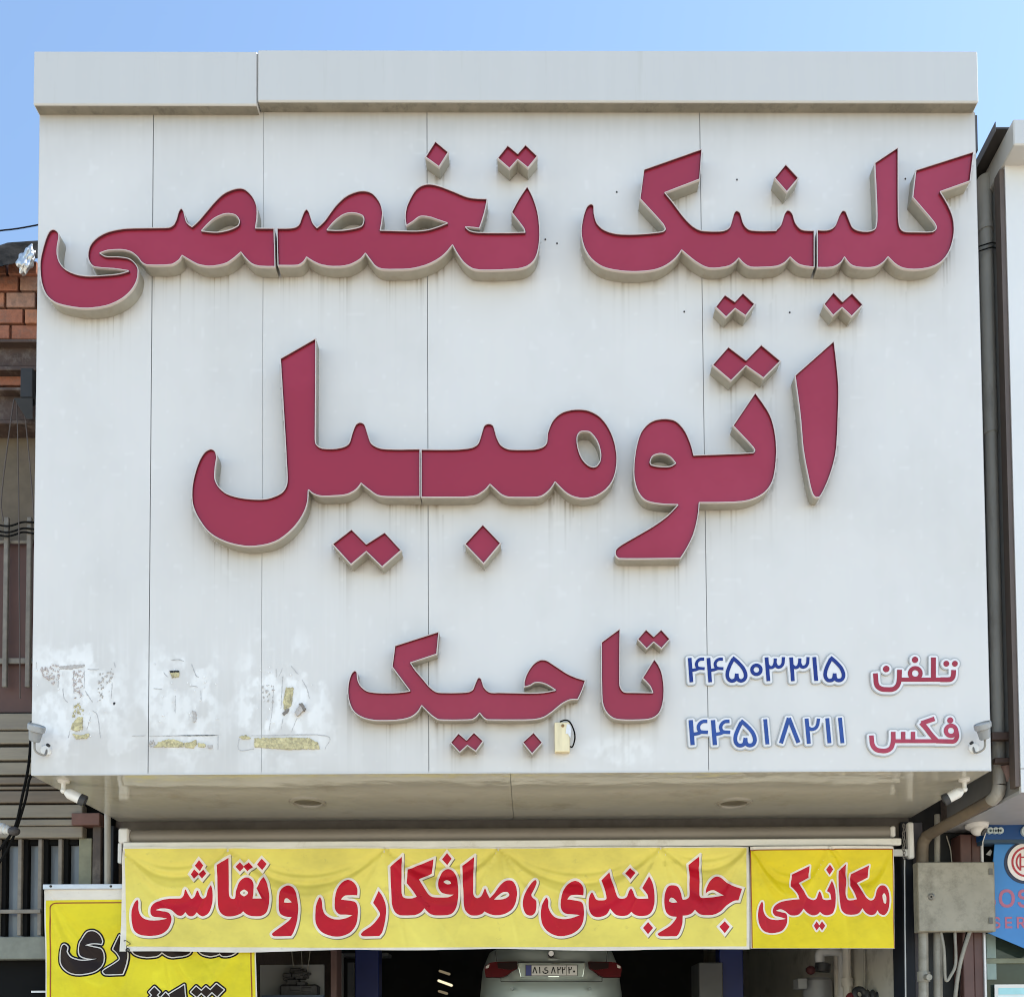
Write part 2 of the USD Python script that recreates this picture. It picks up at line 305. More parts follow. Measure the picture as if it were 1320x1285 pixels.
for s, c, lab in [
    ("128,238c 193,308c 133,380c 70,308c", Z4, 'single red diamond dot above the right word of top line'),
    ("367,878c 412,925c 460,882c 516,942c 458,1002c 410,958c 365,998c 317,940c", Z4, 'pair of red diamond dots under right end of top line'),
    ("875,982c 930,1020c 975,972c 1042,1035c 990,1102c 932,1062c 882,1110c 822,1052c", Z3, 'pair of red diamond dots between top line and the middle line dots'),
    ("768,110c 828,160c 785,228c 722,182c", Z2, 'single red diamond dot above the left word of top line'),
    ("1092,128c 1137,165c 1172,125c 1227,178c 1183,232c 1137,195c 1100,235c 1045,187c", Z2, 'pair of red diamond dots above the left word of top line'),
    ("637,100c 723,165c 797,90c 893,170c 808,255c 723,195c 650,268c 558,190c", Z7, 'large pair of red diamond dots above the middle line beside upright stroke'),
    ("420,798c 527,910c 425,1032c 313,915c", Z6, 'large single red diamond dot under centre of middle line'),
    ("843,988c 915,1060c 1005,1003c 1087,1092c 992,1175c 915,1100c 840,1163c 748,1062c", Z5, 'large pair of red diamond dots under left end of middle line'),
    ("1060,58c 1115,108c 1168,58c 1232,128c 1170,198c 1115,152c 1065,200c 998,130c", L2, 'pair of small red diamond dots above the cup shaped letter of bottom line'),
    ("905,865c 968,918c 1025,858c 1100,928c 1040,1010c 975,965c 915,1018c 842,940c", L1, 'pair of small red diamond dots under the bottom line'),
    ("263,787c 328,862c 252,945c 183,860c", L2, 'small single red diamond dot beside the yellowed junction box')]:
    DOT.append((poly([(s, c)]), lab))
LDEP = 0.105
def letter(name, g, lab, catg, dep):
    front = -dep
    w = to_wall(g, front)
    inner = w.buffer(-.0056, join_style=1)
    c = w.centroid
    t = thing(name, lab, catg, (c.x, 0, w.bounds[1]), group='raised red letters of the shop sign')
    part('face', ext(inner.buffer(.004), front + .017, front + .025), LFACE, t, False)
    part('trim', ext(w.difference(inner), front, front + .018), LTRIM, t, 25)
    part('lip_shade', ext(inner.buffer(-.0002).difference(inner.buffer(-.0026)), front + .003, front + .0172), LSHADE, t, 25)  # thin dark ring added to paint the shade under the lip
    shell = w.buffer(-.0015)
    part('side_wall', ext(shell.difference(shell.buffer(-.006)), front + .0181, -.001), LSIDE, t, 25)
for g, lab in LET: letter('sign_letter', g, lab, 'sign letter', LDEP if 'bottom line' not in lab else .085)
for g, lab in DOT: letter('letter_dot', g, lab, 'letter dot', LDEP if 'small' not in lab else .085)

# ------------------------------------------------------------------ the shop building and its sign box
ZB, X0, X1, SD = 3.657, -3.811, 3.574, 1.4625
ZT = AZ(650, 143, -.01)
Cb = thing('shop_building', 'two storey repair shop with white panel sign box over an open garage', 'building', (0, 0, 0))
from PIL import Image, ImageDraw
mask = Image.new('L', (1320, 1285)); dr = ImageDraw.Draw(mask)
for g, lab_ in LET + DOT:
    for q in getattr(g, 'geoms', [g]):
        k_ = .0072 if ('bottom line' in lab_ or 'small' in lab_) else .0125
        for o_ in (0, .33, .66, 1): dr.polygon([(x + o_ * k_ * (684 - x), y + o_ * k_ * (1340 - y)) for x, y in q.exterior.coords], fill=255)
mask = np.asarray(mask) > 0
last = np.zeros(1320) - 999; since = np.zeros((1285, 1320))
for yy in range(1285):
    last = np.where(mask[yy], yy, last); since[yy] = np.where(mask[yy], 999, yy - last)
xs = np.arange(1320)
streak = np.clip(meshkit.fbm(np.stack([xs / 2.0, xs * 0, xs * 0], -1), 2, 5) * 2.6 - 1.35, 0, 1) * np.clip(meshkit.noise(np.stack([xs / 26., xs * 0, xs * 0], -1), 9) * 1.6 - .2, 0, 1)
leng = 7 + 30 * meshkit.noise(np.stack([xs / 7., xs * 0, xs * 0], -1), 3)
def panel(x0, x1, z0, z1, fine=False):
    d = .007 if fine else .0125; nx = max(2, int((x1 - x0) / d)); zm = z0 + (1.02 if fine else .3)
    gx, gz = np.linspace(x0, x1, nx + 1), np.concatenate([np.linspace(z0, zm, int((zm - z0) / d), endpoint=False), np.linspace(zm, z1, int((z1 - zm) / .0125))]); nz = len(gz) - 1
    X, Z = np.meshgrid(gx, gz); V = np.stack([X.ravel(), np.full(X.size, -.0), Z.ravel()], 1)
    i, j = np.meshgrid(np.arange(nz), np.arange(nx), indexing='ij'); a = (i * (nx + 1) + j).ravel()
    F = np.vstack([np.stack([a, a + 1, a + nx + 2], 1), np.stack([a, a + nx + 2, a + nx + 1], 1)])
    # px of each vertex
    D = V - EYE; zc = D @ FWD; px = PPX + FOC * (D @ RGT) / zc; py = PPY - FOC * (D @ UPV) / zc
    ix, iy = np.clip(px.astype(int), 0, 1319), np.clip(py.astype(int), 0, 1284)
    s = since[iy, ix]; s = np.where(s > 900, 999, s)
    g = .60 * streak[ix] * np.exp(-s / leng[ix]) * (s < 200) + .50 * np.exp(-s / 7.) * (s < 60) * (.4 + meshkit.noise(np.stack([px / 12, py / 12, px * 0], -1), 4)) + .10 * np.exp(-s / 26.) * (s < 120)  # run-off streaks, plus soft shade painted in below the letters
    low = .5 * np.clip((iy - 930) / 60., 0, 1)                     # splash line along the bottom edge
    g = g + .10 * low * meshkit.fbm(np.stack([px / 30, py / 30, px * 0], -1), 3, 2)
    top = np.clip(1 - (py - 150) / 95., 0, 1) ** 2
    g = g + np.clip(1 - (py - 145) / 34., 0, 1) * .20 + top * (.24 + .16 * np.clip(meshkit.fbm(np.stack([px / 5, py / 60, px * 0], -1), 3, 8) - .35, 0, 1))  # shade of the cornice painted in along the top, with some dirt
    nz1 = meshkit.fbm(np.stack([px / 26, py / 34, px * 0], -1), 5, 21); nz2 = meshkit.fbm(np.stack([px / 3.5, py / 60, px * 0], -1), 3, 31)
    r = np.zeros(len(px)); nz4 = np.clip((meshkit.fbm(np.stack([px / 8, py / 11, px * 0], -1), 5, 61) - .36) * 5, 0, 1); nz3 = np.clip(meshkit.fbm(np.stack([px / 6, py / 14, px * 0], -1), 4, 41) * 2.4 - .6, 0, 1)
    g = g + .20 * np.clip(1 - (1000 - py) / 210., 0, 1) * np.clip(1.3 - px / 520., 0, 1) * np.clip(meshkit.fbm(np.stack([px / 40, py / 40, px * 0], -1), 3, 51) * 2 - .4, 0, 1)
    for cx, cy, rx, ry, am in [(98, 902, 68, 84, .85), (232, 908, 58, 84, .75), (365, 905, 68, 84, .85), (150, 965, 50, 25, .5), (800, 968, 50, 22, .5)]:
        e = np.clip(1.25 - np.hypot((px - cx) / rx, (py - cy) / ry), 0, 1)
        r = np.maximum(r, am * np.clip(e * 1.6, 0, 1) * np.clip((nz1 - .51 + .19 * e) * 9.0, 0, 1) * (.42 + .58 * nz4))
    r = r + .4 * np.clip(nz2 - .52, 0, 1) * np.clip((py - 720) / 120, 0, 1) * (px < 470)
    spk = np.clip(meshkit.noise(np.stack([px / 9, py / 9, px * 0], -1), 77) - .86, 0, 1) * 4
    r = np.clip(r + spk * .35, 0, 1)
    m = trimesh.Trimesh(V, F, process=False)
    g = g + rng.uniform(0, .05)
    return m, np.clip(g, 0, .9), r
seams = [X0] + [AX(194, 600, 0)] + [AX(338, 600, 0)] + [AX(551.5, 600, 0)] + [AX(908, 600, 0)] + [X1]
for k in range(5):
    gap = [0, .0042, .0010, .0036, .0032, 0]
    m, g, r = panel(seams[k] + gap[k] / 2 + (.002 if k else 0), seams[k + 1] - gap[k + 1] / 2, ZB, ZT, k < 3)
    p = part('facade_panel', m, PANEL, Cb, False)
    api = UsdGeom.PrimvarsAPI(stage.GetPrimAtPath(p))
    for nm, a in (('grime_shade', g), ('residue', r)):
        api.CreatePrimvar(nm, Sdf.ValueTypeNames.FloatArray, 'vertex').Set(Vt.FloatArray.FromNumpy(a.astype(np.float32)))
part('sign_box_frame', bx(X0 + .002, X1 - .002, .006, SD - .003, ZB + .02, ZT + .3), SEAM, Cb, False)
part('side_panel', cat(bx(X0 - .004, X0 - .0005, .001, SD - .01, ZB, ZT)), CORN, Cb, False)
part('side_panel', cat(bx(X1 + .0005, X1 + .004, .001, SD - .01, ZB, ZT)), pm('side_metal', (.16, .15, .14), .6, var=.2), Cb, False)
part('bottom_edge_trim', bx(X0, X1, -.003, .012, ZB - .006, ZB + .004), CORN, Cb, False)
# cornice: two long metal caps, the right one a touch higher
OV = -.075
c0x, cjx, c1x = AX(43, 100, OV), AX(332, 100, OV), AX(1260.5, 100, OV)
zc0, zc1 = AZ(190, 135.0, OV), AZ(800, 132.0, OV)
zt0, zt1 = AZ(190, 66, OV), AZ(800, 66.5, OV)
part('cornice', bx(c0x, cjx - .003, OV, .5, zc0, zt0, .008), CORN, Cb, False)
part('cornice', bx(cjx + .003, c1x, OV - .006, .5, zc1, zt1 + .003, .008), CORN, Cb, False)
UND = pm('cornice_underside_shade_dirt', (.20, .18, .14), .75, var=.25, scale=5, dirt=(.09, .08, .06), dirt_amt=.3, dirt_scale=9)  # underside shade painted in as dark olive, plus dirt patches
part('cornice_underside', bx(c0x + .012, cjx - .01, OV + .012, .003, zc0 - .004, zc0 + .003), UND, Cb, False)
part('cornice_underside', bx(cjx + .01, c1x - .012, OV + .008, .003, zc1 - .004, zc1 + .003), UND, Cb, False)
part('corner_flashing', bx(X1 + .0045, X1 + .03, .02, .4, AZ(1258, 191, 0), zc1 - .001), pm('flashing_dark', (.05, .045, .042), .6), Cb, False)
part('roof_bolt', lathe([(0, 0), (.012, 0), (.012, .03), (0, .035)], (AX(1249, 70, 0), 0, zt1 - .002), (AX(1249, 70, 0), 0, 30), 10), DARK, Cb)
part('cornice_joint', bx(cjx - .004, cjx + .004, OV + .01, .45, zc1 + .01, zt0 - .01), SEAM, Cb, False)
for x, y in [(795, 248), (1167, 231), (1018, 403), (882, 402), (950, 232), (703, 309), (718, 314)]:
    part('screw_hole', lathe([(0, 0), (.007, 0), (.007, .004), (0, .004)], at(x, y, -.0005), at(x, y, -.01), 10), DARK, Cb)
# soffit
xs_ = AX(662, 1030, SD)
part('soffit_panel', bx(X0 + .001, xs_ - .002, .004, SD, ZB - .001, ZB + .018), SOFF, Cb, False)
part('soffit_panel', bx(xs_ + .002, X1 - .001, .004, SD, ZB - .001, ZB + .018), SOFF, Cb, False)
# body of the building behind
WALL = pm('garage_plaster', (.46, .43, .37), .8, var=.14, scale=2, dirt=(.25, .22, .18), dirt_amt=.25)
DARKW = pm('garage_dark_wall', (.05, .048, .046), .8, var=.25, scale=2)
DZ = AZ(660, 1072, SD)
BACK = 11.0
dxl, dxr = AX(150, 1200, SD), AX(1161, 1200, SD)
part('upper_floor', bx(X0 + .02, X1 - .02, SD + .001, BACK, ZB + .0, ZT + .25), WALL, Cb, False)
part('header_beam', bx(X0 + .02, X1 - .02, SD - .001, SD + .25, DZ - .15, ZB - .003), pm('header_dark', (.10, .09, .08), .7, var=.3), Cb, False)
part('side_wall', bx(dxr + .02, dxr + .2, SD + .22, BACK, 0.003, ZB + .05), WALL, Cb, False)
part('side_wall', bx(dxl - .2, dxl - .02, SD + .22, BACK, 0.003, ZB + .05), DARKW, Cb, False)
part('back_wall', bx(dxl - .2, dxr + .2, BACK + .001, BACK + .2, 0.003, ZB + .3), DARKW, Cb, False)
part('door_jamb', bx(dxr + .003, dxr + .11, SD - .05, SD + .2, .003, ZB - .05, .006), pm('jamb_steel', (.012, .014, .02), .5, var=.2, spec=.3), Cb, False)
part('door_jamb', bx(dxl - .12, dxl - .01, SD - .05, SD + .2, .003, ZB - .05, .006), pm('jamb_steel', (.035, .04, .055), .4), Cb, False)
part('door_post', bx(dxr + .115, dxr + .22, SD - .02, SD + .2, .003, ZB - .05, .006), pm('post_grey', (.07, .062, .068), .5, var=.3, scale=6), Cb, False)

# ------------------------------------------------------------------ recessed lights of the soffit
def downlight(px, py, label):
    c = at_z(px, py, ZB - .001); b = (c[0], c[1], ZB - .001)
    t = thing('ceiling_light', label, 'ceiling light', b, group='round lights recessed in the soffit')
    r = 24 * mpp(c[1]) * .98
    part('rim', lathe([(r * .74, -.002), (r * .80, .016), (r * .96, .012), (r, 0), (r * .9, -.001), (r * .74, -.004)], b, (b[0], b[1], b[2] - 1), 40), pm('light_rim', (.27, .255, .22), .35, var=.08), t)
    part('lens', lathe([(0, .004), (r * .5, .004), (r * .76, .001), (r * .76, -.003), (0, -.003)], b, (b[0], b[1], b[2] - 1), 36), pm('light_lens', (.14, .125, .095), .2, var=.2), t)
downlight(397, 1033.5, 'left one of two round lights recessed in the soffit above the yellow banner')
downlight(946, 1034.5, 'right one of two round lights recessed in the soffit above the yellow banner')

# ------------------------------------------------------------------ phone and fax lettering (flat cut plates standing a little off the panel)
def stroke(pts, w, cap=2): return LineString(pts).buffer(w / 2, cap_style=cap, join_style=1)
def arcpts(pts): 
    p = crv(np.array([(a, b, 0) for a, b in pts], float), 6)[:, :2]; return [tuple(q) for q in p]
def S(pts, w, cap=2): return stroke(arcpts(pts) if len(pts) > 2 else pts, w, cap)
def four(x, y, k=1.0, h=172):
    w = 26 * k
    return unary_union([stroke([(x, y), (x + 12 * k, y + h)], w), S([(x + 102 * k, y + 8 * k), (x + 72 * k, y + 10 * k), (x + 52 * k, y + 28 * k), (x + 48 * k, y + 52 * k), (x + 62 * k, y + 72 * k), (x + 106 * k, y + 76 * k)], w * .8), S([(x + 6 * k, y + 88 * k), (x + 40 * k, y + 84 * k), (x + 70 * k, y + 72 * k)], w * .8)])
def five(x, y, k=1.0):
    p = [(50, 8), (28, 52), (12, 96), (10, 132), (26, 158), (50, 162), (70, 148), (77, 112)]
    q = [(77, 112), (82, 148), (104, 162), (130, 152), (140, 122), (124, 76), (84, 30), (46, -2)]
    return unary_union([S([(x + a * k, y + b * k) for a, b in p], 25 * k), S([(x + a * k, y + b * k) for a, b in q], 25 * k)])
def three(x, y, k=1.0):
    return unary_union([stroke([(x, y), (x + 13 * k, y + 168 * k)], 26 * k), S([(x + 4 * k, y + 52 * k), (x + 26 * k, y + 72 * k), (x + 48 * k, y + 66 * k), (x + 60 * k, y + 40 * k), (x + 62 * k, y + 8 * k)], 22 * k), S([(x + 60 * k, y + 40 * k), (x + 74 * k, y + 66 * k), (x + 98 * k, y + 66 * k), (x + 116 * k, y + 44 * k), (x + 120 * k, y - 2 * k)], 22 * k)])
def plate(name, label, glyphs, crop, colmat, pad, catg='sign lettering'):
    x0, y0, k = crop; T = lambda g: affinity.affine_transform(g, [1 / k, 0, 0, 1 / k, x0, y0])
    gl = [to_wall(T(g), -.013) for g in glyphs]
    allg = unary_union(gl); back = allg.buffer(pad, join_style=1).simplify(.001)
    back = Polygon(back.exterior) if back.geom_type == 'Polygon' else unary_union([Polygon(q.exterior) for q in back.geoms])
    # keep openings wide enough to see the wall through
    holes = [h for q in getattr(allg.buffer(pad, join_style=1), 'geoms', [allg.buffer(pad, join_style=1)]) for h in q.interiors if Polygon(h).area > 6e-4]
    for h in holes: back = back.difference(Polygon(h))
    c = allg.centroid; t = thing(name, label, catg, (c.x, 0, allg.bounds[1]))
    inner = back.buffer(-.009)
    part('border', ext(back.difference(inner), -.010, -.0005), pm('plate_border', (.33, .33, .32), .45, var=.1, scale=8), t, 25)
    part('backing', ext(inner, -.011, -.004), pm('plate_white', (.58, .565, .56), .35, var=.04), t, 25)
    for g in gl: part('character', ext(g, -.014, -.0111), colmat, t, 25)
    return t
BLUE1, BLUE2 = pm('phone_blue', (.007, .022, .155), .4, var=.1, spec=.3), pm('fax_blue', (.02, .055, .22), .45, var=.15, scale=12, spec=.3)
MAR1, MAR2 = pm('word_maroon', (.25, .018, .035), .45, var=.1, scale=10, spec=.3), pm('word_maroon_faded', (.31, .034, .062), .45, var=.15, scale=10, spec=.3)
NC, WC = (870, 830, 5.5), (1100, 830, 6.947)
plate('phone_number', 'dark blue telephone digits on a white outlined plate, upper of the two numbers',
      [four(105, 98), four(238, 98), five(362, 98), Point(578, 182).buffer(44).difference(Point(578, 182).buffer(20)), three(650, 94), three(824, 94), stroke([(988, 92), (1002, 260)], 27), five(1056, 96)], NC, BLUE1, .026)
plate('fax_number', 'lighter blue fax digits on a white outlined plate, lower of the two numbers',
      [four(112, 538, 1.15, 177), four(270, 538, 1.15, 177), five(418, 545, 1.07), stroke([(640, 532), (656, 710)], 27), unary_union([stroke([(808, 524), (752, 702)], 28), stroke([(808, 524), (876, 698)], 28)]),
       unary_union([stroke([(934, 528), (950, 705)], 27), S([(938, 585), (966, 604), (996, 596), (1012, 570), (1018, 528)], 23)]), stroke([(1080, 525), (1096, 702)], 27), stroke([(1170, 522), (1188, 702)], 27)], NC, BLUE2, .024)
plate('telephone_word', 'maroon telephone word on white outlined plate beside the upper number',
      [unary_union([S([(898, 232), (896, 280), (880, 310), (850, 318), (780, 318)], 42), stroke([(790, 318), (430, 318)], 34), stroke([(718, 120), (718, 318)], 42), Point(555, 262).buffer(66).difference(Point(555, 262).buffer(30)),
                    S([(414, 230), (412, 310), (398, 368), (360, 402), (300, 406), (245, 398), (208, 360), (198, 262)], 42)]), Point(295, 222).buffer(29), Point(553, 140).buffer(28), Point(833, 175).buffer(26), Point(910, 175).buffer(26)], WC, MAR1, .026)
plate('fax_word', 'faded maroon fax word on white outlined plate beside the lower number',
      [unary_union([Point(875, 775).buffer(64).difference(Point(875, 775).buffer(28)), S([(922, 775), (928, 830), (905, 868), (860, 870), (740, 868)], 38), stroke([(745, 868), (370, 868)], 34), stroke([(727, 668), (612, 708)], 40), S([(608, 702), (650, 750), (700, 815), (748, 866)], 42),
                    stroke([(535, 785), (535, 868)], 38), stroke([(447, 785), (447, 868)], 38), S([(358, 785), (358, 860), (340, 925), (300, 953), (250, 955), (200, 940), (170, 895), (162, 818)], 40)]), Point(868, 682).buffer(27)], WC, MAR2, .026)

# ------------------------------------------------------------------ torn-off sign remains on the lower left of the panel
def patch(parent, s, crop, mat=None, th=.006, name='glue_patch'):
    g = to_wall(poly([(s, crop)]), 0)
    g2 = []
    for q in getattr(g, 'geoms', [g]):                              # ragged edge
        L = q.exterior.length; n = max(12, int(L / .008)); c = []
        for i in range(n):
            p = q.exterior.interpolate(i / n, True); a = rng.normal(0, .0022, 2); c.append((p.x + a[0], p.y + a[1]))
        g2.append(Polygon(c).buffer(0))
    part(name, ext(unary_union(g2), -th, -.0004), mat or FOAM, parent, False)
K3, K4 = (30, 830, 6.2857), (230, 830, 6.2857)
def bits(parent, s, crop, n, mat, name='glue_crumbs', lo=3, hi=11, th=.004):
    """Many small torn flakes inside an outline, joined into one part."""
    g = poly([(s, crop)]); x0, y0, x1, y1 = g.bounds; ms = []
    while len(ms) < n:
        x, y = rng.uniform(x0, x1), rng.uniform(y0, y1)
        if not g.contains(Point(x, y)): continue
        r = rng.uniform(lo, hi) / crop[2]; a = np.sort(rng.uniform(0, 2 * np.pi, 7)); q = Polygon([(x + r * rng.uniform(.4, 1.3) * math.cos(t), y + 1.35 * r * rng.uniform(.4, 1.3) * math.sin(t)) for t in a]).buffer(0)
        if q.area > 0 and q.geom_type == 'Polygon': ms.append(ext(to_wall(q, 0), -th * rng.uniform(.4, 1.2), -.0003))
    part(name, cat(*ms), mat, parent, False, kind='stuff')
WHF = pm('paint_flake', (.66, .65, .63), .7, var=.08, scale=30)
GREYP = pm('scraped_grey', (.36, .335, .31), .8, var=.25, scale=60, dirt=(.30, .25, .22), dirt_amt=.4, dirt_scale=40)
PINKP = pm('scraped_pink', (.40, .345, .32), .8, var=.3, scale=70, dirt=(.33, .27, .25), dirt_amt=.4, dirt_scale=40)
SCR = pm('scrape_line', (.36, .35, .34), .7, var=.3, scale=30)
def scrapes(t, lines, crop, w=1.1):
    for l in lines:
        c = LineString(arcpts(l) if len(l) > 2 else l); n = max(4, int(c.length / 9)); P = [c.interpolate(i / n, True) for i in range(n + 1)]
        up = [(p.x + rng.normal(0, 1.6), p.y + rng.uniform(1.0, 5.2) * w * min(1, 4 * i / n, 4 * (n - i) / n + .2)) for i, p in enumerate(P)]; dn = [(p.x + rng.uniform(.6, 3.4) * w, p.y - rng.uniform(.6, 3.2) * w) for p in P]
        g = to_wall(affinity.affine_transform(Polygon(up + dn[::-1]).buffer(.8), [1 / crop[2], 0, 0, 1 / crop[2], crop[0], crop[1]]), 0)
        part('scrape_line', ext(g, -.0016, -.0004), SCR, t, False)
t = thing('glue_remnant', 'yellow glue and scraped marks of a torn off letter beside lower left wall lamp', 'sign remnant', at(98, 958, 0))
patch(t, "405,640c 445,590c 485,590c 480,695c 430,705c 385,690c", K3)
patch(t, "400,725c 470,740c 540,722c 520,765c 430,768c", K3)
bits(t, "405,215c 495,215c 490,330c 470,430c 410,440c", K3, 46, PINKP); bits(t, "100,160c 760,150c 740,460c 560,760c 370,760c 380,460c 110,330c", K3, 26, WHF, "paint_flakes", 3, 8)
bits(t, "405,470c 480,480c 490,600c 400,590c", K3, 30, FOAM)
bits(t, "135,205c 200,165c 300,170c 295,300c 235,320c 165,265c", K3, 60, PINKP)
patch(t, "300,180c 400,170c 500,165c 500,185c 380,205c 300,205c", K3, GREYP, .0018)
bits(t, "610,240c 725,200c 725,310c 650,330c 650,460c 605,460c", K3, 46, GREYP)
patch(t, "735,470c 748,470c 742,490c 728,492c", K3, DARK, .002)
scrapes(t, [[(105, 150), (108, 200)], [(405, 215), (410, 400)], [(497, 215), (492, 360)], [(500, 380), (560, 470)], [(545, 590), (515, 690)], [(720, 320), (712, 440)], [(735, 150), (748, 190)], [(560, 540), (600, 580), (625, 760)], [(320, 360), (330, 440), (360, 470)], [(378, 700), (365, 760)], [(520, 205), (610, 205)], [(285, 300), (280, 350)]], K3)
t = thing('glue_remnant', 'shredded glue strip under scraped marks, middle of the three torn off letters', 'sign remnant', at(235, 965, 0))
patch(t, "1060,835c 1100,795c 1180,770c 1250,780c 1300,800c 1302,834c", (30, 830, 6.2857))
bits(t, "1050,120c 1580,110c 1600,640c 1080,640c", K3, 26, WHF, "paint_flakes", 3, 8); bits(t, "1015,800c 1070,780c 1080,835c 1020,830c", K3, 22, GREYP)
patch(t, "50,800c 100,795c 145,775c 150,810c 120,845c 50,835c", K4)
patch(t, "160,800c 220,810c 218,838c 158,832c", K4); patch(t, "238,820c 275,818c 275,850c 240,848c", K4, GREYP)
patch(t, "1190,225c 1265,222c 1262,268c 1205,272c", K3)
patch(t, "1188,220c 1267,217c 1265,230c 1190,234c", K3, DARK, .0075)
patch(t, "115,540c 140,545c 150,600c 138,632c 118,630c 122,580c", K4, GREYP)
scrapes(t, [[(1135, 230), (1172, 268)], [(1200, 130), (1260, 125), (1300, 140)], [(1060, 360), (1120, 365)], [(880, 745), (990, 740)], [(1020, 745), (1580, 738)], [(1230, 420), (1230, 560)]], K3)
scrapes(t, [[(105, 160), (140, 250), (165, 270)], [(180, 380), (182, 460)], [(100, 345), (130, 340), (155, 350)], [(0, 740), (310, 740)], [(320, 745), (320, 855)]], K4)
t = thing('glue_remnant', 'longest straight strip of glue under leaning scrapes, nearest the bottom line letters', 'sign remnant', at(362, 965, 0))
patch(t, "615,760c 700,762c 900,758c 1060,760c 1130,800c 1145,850c 900,855c 760,845c 620,835c", K4)
bits(t, "640,190c 1080,150c 1090,560c 960,720c 640,720c", K4, 26, WHF, "paint_flakes", 3, 8); bits(t, "690,320c 780,330c 770,480c 660,420c", K4, 16, GREYP)
patch(t, "870,355c 935,350c 915,500c 860,540c 850,470c", K4)
patch(t, "945,560c 985,500c 1030,520c 1000,560c 965,590c", K4, GREYP, .02)
patch(t, "980,490c 1005,482c 1035,525c 1020,550c", K4, pm('foam_dark', (.16, .14, .12), .8), .021)  # two small darker patches beside the foam
patch(t, "840,560c 900,520c 885,560c 855,585c", K4, pm('foam_dark', (.16, .14, .12), .8), .005)
patch(t, "490,750c 550,738c 590,765c 520,770c", K4)
scrapes(t, [[(790, 205), (795, 270)], [(845, 265), (840, 340), (830, 520)], [(770, 340), (760, 520), (735, 700)], [(840, 200), (815, 260)], [(915, 180), (970, 245)], [(1000, 290), (1040, 360), (1060, 440)], [(845, 610), (830, 690)], [(960, 600), (915, 710)], [(590, 742), (1185, 740), (1188, 850)], [(490, 770), (490, 855), (610, 850)], [(710, 335), (735, 335)], [(670, 395), (690, 385)]], K4)

# ------------------------------------------------------------------ yellowed junction box on the panel
t = thing('junction_box', 'small yellowed junction box with a looped black cable under the bottom line', 'junction box', at(726, 970, 0))
part('housing', pbx(715, 930.5, 734.5, 968.5, -.05, -.001, .004), pm('yellowed_plastic', (.62, .53, .33), .5, var=.18, scale=14, stretch=(1, 1, .2)), t)
part('torn_label', ext(to_wall(poly([("500,730c 520,735c 530,770c 525,830c 505,800c 490,800c 495,760c", L2)]), -.0525), -.0525, -.0501), pm('torn_silver', (.55, .55, .56), .5, var=.15, scale=60), t, False)
part('screw', lathe([(0, 0), (.012, 0), (.012, .006), (.006, .01), (0, .01)], at(725.5, 935, -.05), at(725.5, 935, -.2), 14), pm('rusty_screw', (.20, .12, .05), .6, metallic=.4), t)
part('cable', tube(crv([at(722, 930, -.03), at(729, 928, -.05), at(735, 931, -.05), at(740, 942, -.045), at(741, 952, -.045), at(738, 962, -.045), at(734.5, 962, -.03)]), .006, 8), BLACK, t)

# ------------------------------------------------------------------ small lamps on the panel and cameras under the soffit
def wall_lamp(px, py, sx, label):
    """A cup-shaped lamp tipped on an arm; px, py: the wall plate."""
    b = at(px, py, 0.0)
    t = thing('wall_lamp', label, 'wall lamp', b)
    u = mpp(0)
    part('wall_plate', lathe([(0, 0), (7 * u, 0), (7 * u, .01), (5.5 * u, .016), (0, .018)], b, b + np.array([0, -1, 0]), 24), WHITE, t)
    ax = np.array([-sx * .34, -.35, .86]); ax /= np.linalg.norm(ax); e = b + np.array([sx * 8 * u, -.085, 7 * u]); c = e + ax * .055
    part('bracket', tube(crv([b + np.array([-sx * .01, -.012, -.0]), b + np.array([-sx * .005, -.04, -.05]), b + np.array([sx * .04, -.08, -.03]), e + ax * .005]), .008, 8), pm('bracket_metal', (.25, .23, .2), .5, metallic=.3), t)
    part('cup', lathe([(0, 0), (5.6 * u, .001), (6.6 * u, .01), (8.2 * u, 13 * u), (8.6 * u, 13.5 * u)], e, e + ax, 28), pm('lamp_cup', (.21, .22, .23), .4, var=.08), t)
    part('rim', lathe([(8.8 * u, 13.2 * u), (10 * u, 14 * u), (10.6 * u, 19 * u), (10 * u, 21 * u), (9 * u, 21 * u), (8.8 * u, 15 * u)], e, e + ax, 28), pm('lamp_rim', (.26, .268, .275), .4, var=.08), t)
    part('glass', lathe([(0, 19.5 * u), (9.2 * u, 19.5 * u), (9.2 * u, 18 * u), (0, 18 * u)], e, e + ax, 28), pm('lamp_glass', (.5, .5, .48), .1), t)
    part('wing_screw', lathe([(0, 0), (.012, 0), (.012, .02), (0, .02)], b + np.array([sx * -.045, -.05, .02]), b + np.array([sx * -.045, -.09, .02]), 12), DARK, t)
wall_lamp(60, 967, -1, 'grey cup shaped lamp at lower left corner of the white panel')
wall_lamp(1255, 964, 1, 'grey cup shaped lamp at lower right corner of the white panel beside fax word')
